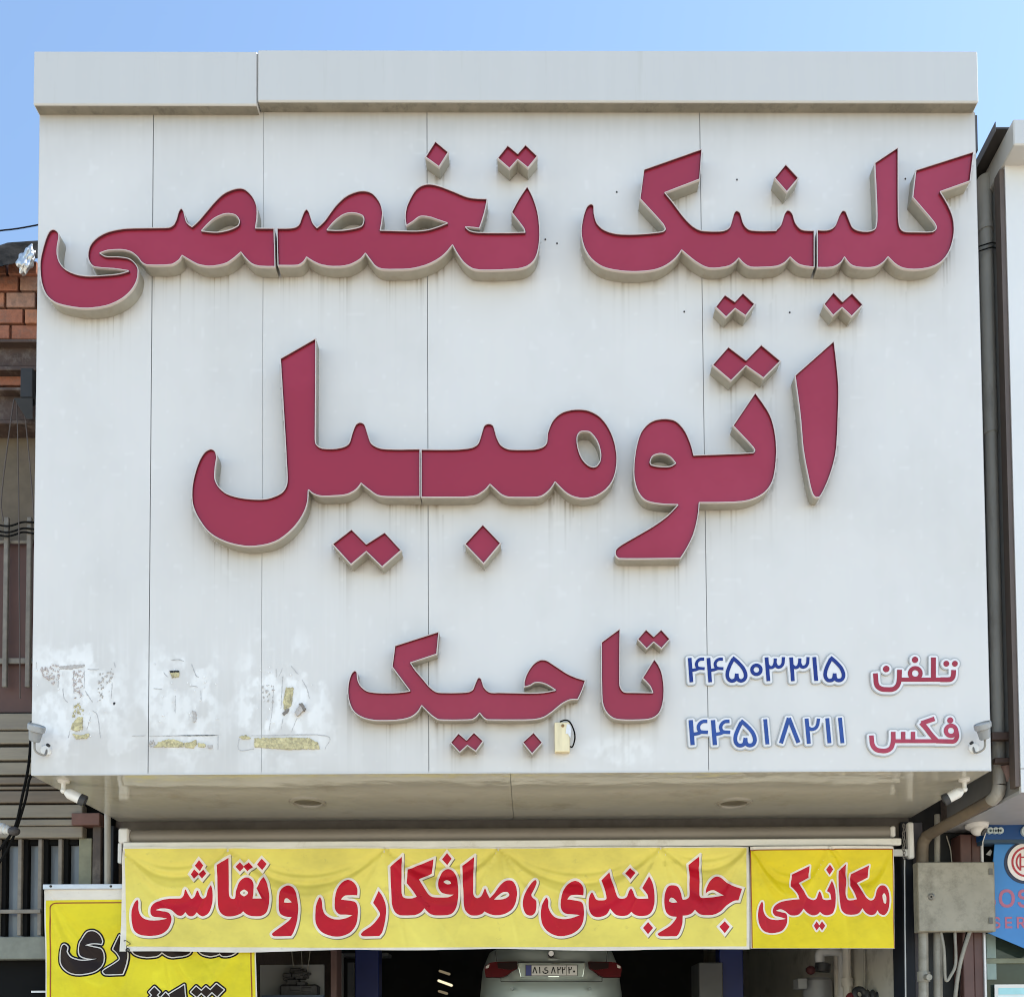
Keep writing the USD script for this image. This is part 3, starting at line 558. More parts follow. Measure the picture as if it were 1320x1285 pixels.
def bullet_cam(foot, ax, label):
    b = at_z(foot[0], foot[1], ZB - .001); t = thing('bullet_camera', label, 'security camera', b)
    ax = np.array(ax, float); ax /= np.linalg.norm(ax); dn = np.array([0, 0, -1.0]); K = .76
    lathe_ = lambda pr, *a: lathe([(x * K, y * K) for x, y in pr], *a)
    part('mount', cat(lathe_([(0, 0), (.058, 0), (.056, .018), (.024, .03), (0, .03)], b, b + dn, 24), lathe_([(0, .02), (.022, .02), (.022, .1), (0, .1)], b, b + dn, 18)), WHITE, t)
    j = b + dn * .105 * K
    part('knuckle', trimesh.creation.icosphere(2, .03 * K).apply_translation(j), WHITE, t)
    e = j + ax * .02 * K
    part('housing', lathe_([(0, 0), (.03, .0), (.05, .03), (.056, .05), (.056, .15), (0, .15)], e, e + ax, 28), WHITE, t)
    part('front_hood', lathe_([(0, .149), (.060, .149), (.062, .155), (.062, .205), (.054, .207), (.05, .19), (0, .19)], e, e + ax, 28), pm('camera_hood', (.035, .035, .037), .4, spec=.3), t)
    part('lens', lathe_([(0, .197), (.02, .196), (.022, .189), (0, .189)], e, e + ax, 20), pm('camera_lens', (.02, .02, .025), .08), t)
bullet_cam((82, 1006), (.86, .3, -.42), 'white bullet camera under left end of the soffit pointing right')
bullet_cam((1243, 1004.5), (-.82, .35, -.42), 'white bullet camera under right end of the soffit pointing left')

# ------------------------------------------------------------------ retracted awning under the soffit
YA = 1.20
t = thing('rolled_awning', 'rolled up awning with grey cover and white front bar above the yellow banner', 'awning', at(660, 1092, YA))
zc = AZ(660, 1077, YA + .1)
GR = pm('awning_cover', (.20, .18, .155), .55, var=.12, scale=3, stretch=(.4, 1, 1), dirt=(.14, .12, .1), dirt_amt=.2)
xl, xr = AX(166, 1075, YA), AX(1150, 1075, YA)
prof = [(math.cos(a) * .085, math.sin(a) * .07) for a in np.linspace(.3, 2 * math.pi - .3, 18)]
cv = Polygon([(YA + .10 + a, zc + b) for a, b in prof])
def along_x(g, x0, x1):
    m = trimesh.creation.extrude_polygon(g, x1 - x0, engine='earcut'); v = np.array(m.vertices)
    return trimesh.Trimesh(np.stack([x0 + v[:, 2], v[:, 0], v[:, 1]], 1), np.array(m.faces), process=False)
part('cover', along_x(cv, xl, xr), GR, t, 40)
BAR = pm('awning_bar', (.62, .61, .57), .4, var=.06, scale=5, dirt=(.4, .37, .3), dirt_amt=.2)
zb0, zb1 = AZ(660, 1091.5, YA - .02), AZ(660, 1082.5, YA - .02)
part('front_bar', bx(AX(160, 1088, YA), AX(1161, 1088, YA), YA - .025, YA + .02, zb0, zb1, .008), BAR, t)
part('end_cap', pbx(152, 1067, 165, 1086, YA - .01, YA + .2, .012), WHITE, t); part('end_bracket', pbx(151.5, 1086, 157, 1112, YA + .03, YA + .2, .006), WHITE, t)
part('end_cap', pbx(1149, 1064, 1155, 1078, YA + .0, YA + .16, .012), WHITE, t)
part('bracket_plate', pbx(1171, 1059, 1179, 1106, YA + .03, YA + .09, .012), WHITE, t)
part('bracket_arm', pbx(1152, 1094, 1172, 1103, YA + .05, YA + .075, .004), WHITE, t)
links = []
for i in range(9):                                                # the hanging chain
    c = at(1165 + .8 * math.sin(i * 1.9), 1064 + i * 5.0, YA + .01)
    m = trimesh.creation.torus(.012, .0045, 12, 8); m.apply_scale([1, 1.5, 1]); m.apply_transform(trimesh.transformations.rotation_matrix(math.pi / 2, [1, 0, 0])); m.apply_transform(trimesh.transformations.rotation_matrix((i % 2) * math.pi / 2 + .4, [0, 0, 1])); m.apply_translation(c)
    part('chain_link', m, pm('chain_metal', (.16, .15, .14), .45, metallic=.5), t)
part('pull_rod', tube([at(1166, 1108, YA + .03), at(1166.5, 1190, YA + .03), at(1168, 1330, YA + .03)], .007, 8), pm('rod_metal', (.42, .42, .42), .4, metallic=.5), t)

# ------------------------------------------------------------------ vinyl banners
def cloth_look(name, col, dirt, spec=.35, rough=.30, amt=.5):
    N = {'g': ('geometry', {}), 'm': ('mapping', {'scale': (1.8, 1, 2.6)}), 'n': ('noise_texture', {'scale': 1.0, 'detail': 6.0, 'roughness': .65}),
         'r': ('rgb_ramp', {'ramp': [(.28, tuple(np.array(col) * .84)), (.5, col), (.75, tuple(np.minimum(np.array(col) * 1.12, .95)))]}),
         'm2': ('mapping', {'scale': (9, 1, 12), 'location': (2, 0, 1)}), 'n2': ('noise_texture', {'scale': 1.0, 'detail': 9.0, 'roughness': .72}),
         'dr': ('map_range', {'from_min': .6, 'from_max': .78, 'to_min': 0.0, 'to_max': amt, 'clamp': True}), 'mx': ('mix_color', {'b': dirt}),
         'p': ('principled_bsdf', {'roughness': rough, 'specular_ior_level': spec}), 't': ('translucent_bsdf', {}), 'mc': ('mix_closure', {'fac': .14})}
    L = [('g.position', 'm.vector'), ('m.vector', 'n.vector'), ('n.fac', 'r.fac'), ('g.position', 'm2.vector'), ('m2.vector', 'n2.vector'), ('n2.fac', 'dr.value'), ('dr.result', 'mx.fac'), ('r.color', 'mx.a'),
         ('mx.result', 'p.base_color'), ('mx.result', 't.color'), ('p.BSDF', 'mc.closure1'), ('t.BSDF', 'mc.closure2')]
    return usdkit.material(stage, '/World/Looks/' + name, N, L, surface='mc.closure')
VY1 = cloth_look('banner_pale_yellow', (.86, .76, .16), (.42, .37, .12))
VY2 = cloth_look('banner_bright_yellow', (.84, .69, .014), (.45, .38, .03))
VY3 = cloth_look('banner_lower_yellow', (.84, .73, .016), (.5, .45, .05))
VW = cloth_look('banner_white', (.84, .81, .75), (.42, .39, .33))
RED1 = cloth_look('print_red', (.56, .007, .026), (.54, .04, .07), .25); PINK = cloth_look('print_pale_outline', (.90, .83, .78), (.8, .7, .66)); SHG = cloth_look('print_grey_shadow', (.20, .19, .11), (.25, .24, .14))
RED2 = cloth_look('print_red_right', (.55, .014, .035), (.54, .05, .07), .25)
BRN = cloth_look('print_border_brown', (.34, .09, .015), (.3, .1, .03))
INK = cloth_look('print_black', (.012, .010, .010), (.02, .017, .017), .15); INK2 = cloth_look('print_brown_black', (.026, .017, .016), (.04, .03, .03), .15); PW = cloth_look('print_white_line', (.72, .70, .68), (.6, .58, .55))
def fold(X, Z, w):
    """Depth of the hung cloth at X, Z; w = (x0, x1, z0, z1, nails along the top, seed, strength)."""
    x0, x1, z0, z1, nails, seed, amp = w
    u = (X - x0) / (x1 - x0); v = np.clip((z1 - Z) / (z1 - z0), 0, 1.2)
    y = amp * .010 * (meshkit.noise(np.stack([X * 2.2, Z * 3.0, X * 0 + seed], -1), seed) - .5)
    for i in range(len(nails) - 1):                               # swags between fixings
        a, b = nails[i], nails[i + 1]; c = (a + b) / 2; h = (b - a) / 2; q = (u - c) / h
        arc = .36 * (1 - np.clip(q * q, 0, 1)) * min(1.0, h * 9)
        for k, (o, wd, s) in enumerate([(0, .035, 1.0), (.13, .045, -.7), (-.10, .03, .6), (.27, .06, .45)]):
            y = y + np.where(np.abs(q) < 1, amp * .0075 * s * np.exp(-((v - arc - o * (1 - q * q)) / wd) ** 2) * (1 - q * q) ** .5, 0)
    for n in nails:                                               # creases fanning from the fixings
        for sl in (-.55, .22, .8):
            d = (u - n) * (x1 - x0) - sl * v * (z1 - z0) * .9
            y = y + amp * .0042 * np.exp(-(d / .014) ** 2) * np.exp(-v * 2.2) * (1 if sl > 0 else -1)
    d = X * .82 + Z * .57
    y = y + amp * .004 * (meshkit.noise(np.stack([d * 7, d * 0, X * 0], -1), seed + 3) - .5) * np.exp(-v * 1.2)
    return y
def hang(g, Y, off, w):
    """A polygon of print draped on the cloth, OFF metres proud of it."""
    m = flat(g, 0.0); m = trimesh.Trimesh(m.vertices, m.faces); v, f = trimesh.remesh.subdivide_to_size(m.vertices, m.faces, .026, max_iter=14)
    v = np.array(v); v[:, 1] = Y + fold(v[:, 0], v[:, 2], w) - off
    return trimesh.Trimesh(v, f, process=False)
def cloth(corners, Y, w, d=.010, sag=None):
    """corners in pixels: TL, TR, BR, BL."""
    c = at(np.array([p[0] for p in corners]), np.array([p[1] for p in corners]), Y)[:, [0, 2]]
    nx, nz = int(abs(c[1, 0] - c[0, 0]) / d), int(abs(c[0, 1] - c[3, 1]) / d)
    U, V = np.meshgrid(np.linspace(0, 1, nx + 1), np.linspace(0, 1, nz + 1))
    P = ((1 - U)[..., None] * (1 - V)[..., None] * c[0] + U[..., None] * (1 - V)[..., None] * c[1] + U[..., None] * V[..., None] * c[2] + (1 - U)[..., None] * V[..., None] * c[3])
    if sag is not None: P[..., 1] += sag(U) * V ** 6
    X, Z = P[..., 0].ravel(), P[..., 1].ravel()
    v = np.stack([X, Y + fold(X, Z, w), Z], 1)
    i, j = np.meshgrid(np.arange(nz), np.arange(nx), indexing='ij'); a = (i * (nx + 1) + j).ravel()
    f = np.vstack([np.stack([a, a + nx + 1, a + nx + 2], 1), np.stack([a, a + nx + 2, a + 1], 1)])
    return trimesh.Trimesh(v, f, process=False), P
YB = 1.165
B1, B2, B3, B4, B5, B6 = [(x, 1080, 6.6) for x in (150, 340, 480, 660, 800, 960)]
main = [
    poly([("178,525 190,547 190,600 205,650 240,685 300,700 370,698 437,685c 390,676 320,668 295,640 297,590 330,550 390,525 460,515 550,513 577,490 598,440 617,482 640,515 665,498 690,445 712,490 738,515 765,498 782,440 808,398c 820,450 820,530 805,600 780,645 740,665 712,655 690,632c 660,662 622,662 592,630c 562,660 530,658 505,640 470,610 420,598 375,600 340,612c 400,622 450,635 472,672 470,720 440,780 380,820 290,832 200,820 150,780 130,700 130,620 148,562", B1)]),
    unary_union([poly([(q, B1)]) for q in ("707,188c 742,232c 707,278c 668,232c", "663,265c 702,305c 665,347c 628,305c", "737,265c 774,305c 737,347c 698,305c")]),
    poly([("960,170c 960,480 977,512 1010,512 1020,440 1050,370 1100,335 1148,350 1170,400 1168,470 1162,514c 1240,514c 1193,425c 1255,330c 1290,390 1302,470 1300,560 1280,630 1230,662 1150,662 1110,647 1080,622c 1050,647 990,664 930,662 885,630 866,570 860,230c", B1)], [("1053,465 1088,438 1123,465 1088,494", B1)]),
    unary_union([poly([(q, B1)]) for q in ("1055,205c 1092,245c 1055,285c 1018,245c", "1125,205c 1162,245c 1122,285c 1086,245c")]),
    poly([("1238,175c 1280,218c 1240,270c 1195,222c", B1)]),
    poly([("205,402 250,420 280,470 292,540 290,640 280,720 255,800 235,832c 90,834 72,817 88,797 160,745 215,702 238,670c 180,665 140,638 128,580 132,500 160,430", B2)], [("172,545c 185,517 208,515 240,545c 205,550", B2)]),
    poly([("480,505 495,530 497,590 515,640 560,675 620,690 690,682 757,655c 700,650 640,645 605,600 605,520 630,440 670,380 720,358 770,380 798,430 798,488c 750,485 690,490 657,522c 720,530 780,545 802,590 800,680 780,750 730,805 650,835 570,830 490,795 445,730 435,650 445,570", B2)]),
    poly([("980,450c 1015,500 1040,570 1042,650 1030,730 1010,800 985,832c 845,834 828,817 850,790 920,745 970,690 992,650 975,610 933,552c", B2)]),
    poly([("250,155c 250,460 262,500 290,512 340,512 378,497c 340,440 292,382c 303,265c 520,178c 505,300c 398,352c 440,420 480,480 520,502 640,504 692,482c 640,480 588,462 562,410 568,340 600,285 645,262 690,285 720,340 732,420 728,520 710,600 670,645 600,656 520,653 480,635 443,595c 410,632 360,653 240,656 195,630 170,570 165,500 152,245c", B3)], [("608,375 630,358 660,368 672,390c 640,395", B3)]),
    poly([("635,125c 675,175c 637,228c 592,180c", B3)]),
    poly([("865,160c 858,460 870,500 895,512 925,498 945,460 960,430 977,470 1000,512c 1040,470 1090,400 1140,362 1190,365 1222,410 1231,480 1215,560 1180,612 1120,647 1050,657 1000,647 955,625c 930,647 880,660 830,652 790,612 778,550 775,450 765,235c", B3)], [("1035,525c 1070,490 1110,462 1150,460 1165,485 1140,510 1090,524", B3)]),
    poly([("197,358 210,378 190,430 165,480 175,505 205,532 208,580 198,630 165,658 120,645 95,590 95,520 120,450 160,388", B4)]),
    poly([("290,505 308,530 308,580 330,635 370,675 440,690 510,680 575,655c 510,648 450,640 418,600 415,530 435,450 480,385 535,360 585,380 608,430 605,490c 560,485 500,490 470,522c 530,530 590,545 610,590 608,690 580,760 520,810 440,833 370,828 300,790 258,730 245,650 255,570", B4)]),
    poly([("680,465 697,492 715,522 752,530 800,520 795,470 762,355c 828,290c 850,370 880,460 902,505 940,517 975,500 995,450 1012,430 1029,455 1045,500 1072,517 1157,515c 1150,480 1106,425c 1165,325c 1195,380 1210,460 1210,550 1190,620 1150,657 1080,664 1040,652 1013,628c 980,657 930,664 880,652 833,600c 800,652 740,674 690,664 660,622 650,550 660,490", B4)]),
    poly([("1005,252c 1048,300c 1005,352c 962,300c", B4)]), poly([("1155,715c 1198,765c 1155,818c 1112,765c", B4)]),
    poly([("435,398 488,412 515,470 527,520 560,518 582,500 588,450 580,225c 668,155c 672,480 690,507 780,502 875,488c 830,460 790,442 750,450 725,470c 728,430 755,370 800,332 840,335 900,375 950,405 1030,432c 1000,530c 960,535 900,572 850,622 790,652 720,657 670,647 630,610c 600,642 560,657 527,660c 520,740 495,810 475,834c 335,835 313,817 335,798 420,745 465,692 475,670c 420,662 385,630 370,560 375,480 400,415", B5)], [("410,535c 425,507 450,510 482,545c 440,550", B5)]),
    poly([("882,708c 924,755c 882,810c 836,755c", B5)])]
right = [
    poly([("145,540 155,562 155,610 175,660 215,690 280,697 345,687c 300,672 255,660 235,625 250,580 300,545 370,530 462,520c 435,460 392,410c 400,310c 552,235c 545,335c 462,380c 490,440 530,500 575,527 607,515 625,470 637,452 650,475 662,517 690,527 733,522c 725,470 698,450c 742,360c 762,410 773,480 768,570 745,637 700,657 665,652 635,628c 610,652 570,657 530,637 498,600c 460,647 420,659 380,652 345,622 305,605 262,618c 310,630 350,642 359,680 350,740 310,790 230,808 160,790 120,730 110,650 122,580", B6)]),
    poly([("862,220c 860,480 875,522 910,527 952,520c 930,470 893,405c 905,305c 1055,232c 1045,335c 960,378c 985,430 1020,497 1060,527 1095,522 1112,490 1120,440 1150,405 1190,405 1220,450 1231,530 1220,612 1190,652 1152,642 1130,612c 1105,647 1065,652 1030,632 1002,595c 970,637 920,652 860,647 820,612 808,550 800,400 798,280c", B6)], [("1170,490 1185,468 1202,500 1200,555 1182,548", B6)]),
    poly([("722,225c 752,265c 722,312c 690,268c", B6)]), unary_union([poly([(q, B6)]) for q in ("607,708c 634,748c 607,786c 583,746c", "652,708c 680,746c 653,786c 626,748c")])]
wM = (AX(157, 1150, YB), AX(966, 1150, YB), AZ(560, 1222, YB), AZ(560, 1092, YB), [0.0, .17, .42, .6, .86, 1.0], 11, 3.4)
t = thing('banner', 'long pale yellow vinyl banner with red lettering hung under the rolled awning', 'banner', at(560, 1222, YB), group=None)
sagM = lambda u: -.012 * np.sin(u * 9.5) * .6 + .006 * np.sin(u * 23)
mc, P = cloth([(158, 1092), (966, 1091), (966, 1222.5), (154.5, 1226)], YB, wM, sag=sagM)
part('cloth', mc, VW, t, True)
yel = to_wall(Polygon([(160.5, 1094), (962, 1092.5), (962, 1219.5), (400, 1221), (163, 1219.5)]), YB)
part('yellow_print', hang(yel, YB, .004, wM), VY1, t, True)
MW = unary_union([to_wall(g, YB) for g in main])
out = MW.buffer(.0215, join_style=2, mitre_limit=1.6)
part('grey_print', hang(affinity.translate(out, .006, -.007).difference(out), YB, .0065, wM), SHG, t, True, kind='stuff')
part('outline', hang(out.difference(MW), YB, .009, wM), PINK, t, True)
for g in main: part('lettering', hang(to_wall(g, YB), YB, .009, wM), RED1, t, True)
part('grommet', trimesh.creation.torus(.014, .005, 16, 8).apply_transform(trimesh.transformations.rotation_matrix(math.pi / 2, [1, 0, 0])).apply_translation(at(164.5, 1224, YB - .012)), DARK, t)
part('tie_wire', tube(crv([at(164.5, 1225, YB - .012), at(163, 1219, YB - .03), at(168, 1216, YB - .02), at(160, 1212, YB), at(166, 1228, YB + .01)]), .003, 6), DARK, t)

YC = YB - .012
wR = (AX(968, 1150, YC), AX(1154, 1150, YC), AZ(1060, 1222, YC), AZ(1060, 1090, YC), [0.0, .55, 1.0], 23, 2.6)
t = thing('banner', 'short bright yellow banner with brown edge line and red lettering beside the long banner', 'banner', at(1060, 1222, YC))
mc, P = cloth([(967, 1091), (1152.5, 1090), (1153.5, 1222), (967.5, 1222)], YC, wR)
part('cloth', mc, VW, t, True)
fr = to_wall(Polygon([(966.5, 1095), (1151, 1093.5), (1153, 1221.5), (969, 1221.5)]), YC); fri = to_wall(Polygon([(968, 1096.3), (1150, 1095), (1152, 1222), (970.3, 1222)]), YC)
part('yellow_print', hang(fri.intersection(fr), YC, .006, wR), VY2, t, True)
part('edge_line', hang(fr.difference(fri), YC, .006, wR), BRN, t, True)
RW = unary_union([to_wall(g, YC) for g in right]); out = RW.buffer(.0155, join_style=1)
part('outline', hang(out.difference(RW), YC, .010, wR), PINK, t, True)
for g in right: part('lettering', hang(to_wall(g, YC), YC, .010, wR), RED2, t, True)

# lower left banner on its aluminium rail
YD = 1.235
C7 = (50, 1135, 4.552)
dark = [poly([("155,375 172,390 172,420 197,452 250,468 300,464 337,455c 290,455 245,438 235,400 250,350 282,305 320,295 355,315 371,350 368,370c 320,365 272,377c 320,388 365,400 378,432 370,490 330,530 250,548 180,535 135,490 130,430 140,390", C7)]),
        poly([("475,320c 505,360 522,420 515,480 492,545c 395,547 378,530 400,512 450,482 476,452 435,400c", C7)]),
        poly([("545,300c 545,395 562,428 620,445 690,440 722,418c 760,442 800,446 860,435 888,410 890,300c", C7)]), poly([("930,300c 930,390 952,425 1000,440 1040,434 1060,425c 1080,440 1130,437 1165,410 1172,300c", C7)]),
        poly([("680,622c 712,652c 682,684c 652,652c", C7)]), poly([("650,690c 682,655c 714,690c 682,724c", C7)]), poly([("716,690c 748,655c 780,690c 748,724c", C7)]), poly([("855,610c 848,860 700,860 690,780 770,720 768,665c", C7)]),
        poly([("928,620c 962,650c 930,680c 896,652c", C7)]), poly([("985,620c 1018,650c 985,682c 952,652c", C7)]), poly([("1045,605c 1084,638c 1046,678c 1008,642c", C7)]), poly([("900,720c 960,700c 1060,710c 1110,760c 1100,860c 900,860c", C7)])]
wL = (AX(57, 1250, YD), AX(332, 1250, YD), AZ(200, 1400, YD), AZ(200, 1145, YD), [0.0, .5, 1.0], 41, 2.2)
t = thing('banner', 'bright yellow banner with black lettering on aluminium rail at lower left', 'banner', at(200, 1400, YD))
mc, P = cloth([(57, 1143), (328, 1140), (333.5, 1400), (61, 1400)], YD, wL, d=.012)
part('cloth', mc, VW, t, True)
o_ = lambda a: to_wall(Polygon(a), YD)
yl = o_([(59.5, 1160), (327.5, 1158), (330.5, 1398), (62, 1398)])
part('yellow_print', hang(yl, YD, .004, wL), VY3, t, True)
rr = o_([(64, 1163), (323.5, 1161), (327, 1396), (66, 1396)]).buffer(-.05).buffer(.05)
part('edge_line', hang(rr.difference(rr.buffer(-.011)), YD, .0065, wL), BRN, t, True)
DW = unary_union([to_wall(g, YD) for g in dark])
d1, d2 = DW.buffer(.010, join_style=1), DW.buffer(.024, join_style=1)
part('dark_outline', hang(d2.difference(d1), YD, .0065, wL), INK, t, True)
part('white_line', hang(d1.difference(DW), YD, .009, wL), PW, t, True, kind='stuff')
for g in dark: part('lettering', hang(to_wall(g, YD), YD, .009, wL), INK2, t, True)
part('rail', pbx(55, 1138.5, 330, 1145, YD - .03, YD + .02, .004), pm('rail_aluminium', (.50, .53, .58), .35, metallic=.4), t)
for x in (65.5, 143): part('rail_bolt', lathe([(0, 0), (.012, 0), (.01, .006), (0, .008)], at(x, 1142, YD - .03), at(x, 1142, YD - .2), 12), DARK, t)

# ------------------------------------------------------------------ neighbour on the left
YL = 1.40
RUST = pm('rusty_iron', (.05, .028, .02), .8, var=.35, scale=10, dirt=(.16, .13, .11), dirt_amt=.3, dirt_scale=6)
SLATW = pm('weathered_slat', (.19, .165, .125), .8, var=.18, scale=7, stretch=(.25, 1, 2.5), dirt=(.15, .13, .11), dirt_amt=.35, dirt_scale=5)
SLATD = pm('weathered_slat_brown', (.135, .105, .075), .8, var=.2, scale=7, stretch=(.25, 1, 2.5), dirt=(.10, .085, .07), dirt_amt=.35, dirt_scale=5)
BRICKS = [pm(f'clay_brick_{k}', c, .9, var=.22, scale=22, bump=.010, bscale=30, dirt=(.13, .085, .065), dirt_amt=.4, dirt_scale=11) for k, c in (('orange', (.31, .125, .065)), ('red', (.26, .095, .052)), ('dusty', (.29, .155, .105)))]
MORT = pm('dark_mortar', (.17, .13, .11), .95, var=.3, scale=30)
lw = thing('neighbour_shop', 'old brick and rusty iron shop with slatted fascia left of the white sign', 'building', at(20, 1285, YL))
xw = AX(-70, 700, YL); xe = X0 - .01
part('wall', bx(xw - 4, xe + .75, YL + .12, YL + 6, .003, AZ(20, 338, YL)), MORT, lw, False)
rows = [(337, 353.5), (357, 374.5), (378, 395.5), (399, 416), (419, 436), (479, 496)]
for r, (a, b) in enumerate(rows):
    x = -64 + (r * 19) % 37
    while x < 52:
        wd = rng.uniform(31, 40)
        part('brick', pbx(x, a + rng.uniform(-1, 1), x + wd - 3, b + rng.uniform(-1, 1), YL + rng.uniform(.0, .03), YL + .13, .004), BRICKS[int(rng.integers(3))], lw, 20)
        x += wd
part('iron_beam', cat(pbx(-80, 437, 50, 441, YL - .08, YL + .12, .004), pbx(-80, 441, 50, 472, YL - .01, YL + .12), pbx(-80, 472, 50, 477, YL - .08, YL + .12, .004)), RUST, lw)
part('iron_beam', cat(pbx(-80, 499, 50, 503, YL - .10, YL + .12, .004), pbx(-80, 503, 50, 541, YL - .02, YL + .12), pbx(-80, 541, 50, 546, YL - .10, YL + .12, .004)), RUST, lw)
part('iron_bracket', cat(pbx(26, 474, 42, 512, YL - .22, YL - .1, .006), hull([at(18, 513, YL - .25), at(42, 513, YL - .25), at(42, 540, YL - .2), at(34, 540, YL - .2), at(18, 514, YL - .1), at(42, 514, YL - .1)])), pm('dark_bracket', (.016, .016, .017), .8, var=.3), lw)
part('plastered_recess', pbx(-80, 546, 50, 700, YL + .10, YL + .16), pm('dirty_plaster', (.11, .085, .058), .9, var=.25, scale=5, dirt=(.12, .09, .07), dirt_amt=.3), lw, False)
part('panel', pbx(-80, 696, 48, 918, YL + .02, YL + .1), pm('brown_sheet', (.075, .032, .022), .6, var=.18, scale=3), lw, False)
BARM = pm('bar_grey', (.16, .14, .115), .7, var=.25, scale=14)
for x in (-24, 6.5, 36): part('window_bar', pbx(x - 3, 666, x + 3, 885, YL - .06, YL - .03, .005), BARM, lw)
part('cross_bar', pbx(-80, 848, 42, 855, YL - .028, YL - .01, .003), BARM, lw); part('cross_bar', pbx(-80, 696, 42, 700, YL - .028, YL - .01, .003), BARM, lw)
for k, dy in enumerate((676, 684, 689)):
    part('cable', tube(crv([at(-30, dy - 6, YL - .07), at(8, dy + 2, YL - .08), at(30, dy - 3, YL - .07), at(50, dy - 2 + k, YL - .07)]), .008, 7), BLACK, lw)
sl = [(919, 940, 0), (942, 958, 0), (962.5, 979, 0), (982, 998, 0), (1001, 1010, 1), (1013, 1017, 1), (1019, 1034, 1), (1037, 1053.5, 0), (1056, 1064, 0), (1065, 1079.5, 0)]
for k, (a, b, d) in enumerate(sl):
    wid = 106 if a > 1035 else 140
    m = pbx(-80, a, wid, b, YL - .07 + (.012 if k % 2 else 0), YL + .05, .006)
    part('fascia_slat', m, SLATD if d else SLATW, lw)
part('fascia_back', pbx(-80, 917, 145, 1081, YL + .03, YL + .1), BLACK, lw, False)
part('iron_end_plate', pbx(92, 1047.5, 128, 1063, YL - .10, YL + .02, .004), pm('brown_end', (.11, .050, .036), .7, var=.25, scale=12), lw)
part('corner_post', pbx(118, 1064, 129, 1330, YL - .03, YL + .1, .006), pm('brown_post', (.055, .040, .032), .7, var=.35, scale=8, dirt=(.17, .15, .12), dirt_amt=.2), lw)
part('window_glass', pbx(-80, 1080, 105, 1212, YL + .06, YL + .068), pm('dusty_glass', (.14, .155, .17), .18, var=.12, scale=3), lw, False)
for x in (-3, 25, 51, 77):
    part('window_mullion', pbx(x + 2.4, 1080, x + 10.5, 1206, YL - .0, YL + .055, .004), BLACK, lw); part('window_bar', pbx(x - 2.6, 1081, x + 2.3, 1205, YL - .035, YL + .0, .004), BARM, lw)
part('window_head', pbx(-80, 1080, 101, 1089, YL + .02, YL + .059), BLACK, lw, False)
part('cross_bar', pbx(-80, 1172, 52, 1177, YL - .055, YL - .036, .003), BARM, lw)
part('green_frame', pbx(101, 1080, 117.5, 1205, YL - .02, YL + .055, .004), pm('green_grey_frame', (.15, .15, .10), .7, var=.2, scale=12), lw)
part('sill_beam', pbx(-80, 1207, 60, 1236, YL - .05, YL + .1, .006), pm('sill_green_grey', (.155, .16, .13), .7, var=.2, scale=9, dirt=(.12, .12, .1), dirt_amt=.3), lw)
part('dark_opening', pbx(-80, 1237, 104, 1400, YL + .08, YL + .1), BLACK, lw, False)
part('light_edge', pbx(40, 1276.5, 60, 1279, YL + .02, YL + .03), WHITE, lw, False)
TARP = pm('dark_tarpaulin', (.014, .0135, .013), .85, spec=.2, var=.4, scale=9, bump=.01, bscale=12)
tp = hull([at(-40, 352, YL - .16), at(6, 343, YL - .16), at(54, 332, YL - .16), at(-40, 330, YL - .1), at(8, 313, YL - .05), at(52, 310, YL - .05), at(-40, 333, YL + .5), at(52, 310, YL + .5)])
tp = trimesh.Trimesh(*trimesh.remesh.subdivide_to_size(tp.vertices, tp.faces, .06)); tp.merge_vertices()
tp.vertices += (meshkit.noise(np.array(tp.vertices) * 9, 4)[:, None] - .5) * np.array([.03, .05, .05])
single('roof_tarpaulin', tp, TARP, 'dark tarpaulin folded over the top of the left brick wall', 'tarpaulin')
fo = trimesh.creation.icosphere(3, 1.0); v = np.array(fo.vertices)
v = v * np.array([.055, .045, .13]) * (.62 + .8 * meshkit.noise(v * 2.6, 9))[:, None]
fo = trimesh.Trimesh(v, fo.faces, process=False); fo.apply_transform(trimesh.transformations.rotation_matrix(.42, [0, 1, 0])); fo.apply_translation(at(34, 336, YL - .24))
single('foil_scrap', fo, pm('crumpled_foil', (.62, .62, .60), .28, metallic=.85, var=.3, scale=20), 'crumpled silver foil hanging over the left brick wall', 'foil', smooth=False)
single('overhead_wire', tube(crv([at(-60, 304, YL - .3), at(0, 297.5, YL - .3), at(25, 294.5, YL - .3), at(60, 288, YL - .25)]), .006, 6), BLACK, 'thin dark overhead wire crossing the sky left of the sign', 'wire')
t = thing('hanging_cable', 'pair of thick dark cables tied at a white insulator left of the sign', 'cable', at(18, 1070, YL - .3))
YK = YL - .3
part('strand', tube(crv([at(41, 930, YK + .1), at(37, 985, YK), at(29, 1025, YK), at(20, 1064, YK), at(6, 1086, YK), at(-14, 1112, YK)]), .012, 8), BLACK, t)
part('strand', tube(crv([at(60, 985, YK + .1), at(40, 1000, YK), at(33, 1030, YK + .01), at(22, 1066, YK + .01), at(10, 1094, YK), at(-10, 1125, YK)]), .011, 8), BLACK, t)
part('knot', trimesh.creation.icosphere(3, .052).apply_scale([1, .8, .8]).apply_translation(at(18, 1071, YK - .01)), pm('tape_black', (.04, .035, .035), .6, var=.4, scale=40, bump=.006, bscale=50), t)
part('insulator', lathe([(0, 0), (.03, 0), (.042, .012), (.034, .024), (.046, .04), (.038, .055), (.05, .07), (.05, .1), (0, .1)], at(14, 1071, YK), at(0, 1067, YK), 20), pm('porcelain', (.55, .56, .55), .25), t)
single('loose_cord', tube(crv([at(47, 1000, .3), at(62, 1009, .5), at(82, 1020, .8), at(100, 1034, 1.2), at(118, 1040, 1.4)]), .007, 6), BLACK, 'thin dark cord running behind the left bullet camera', 'cord')
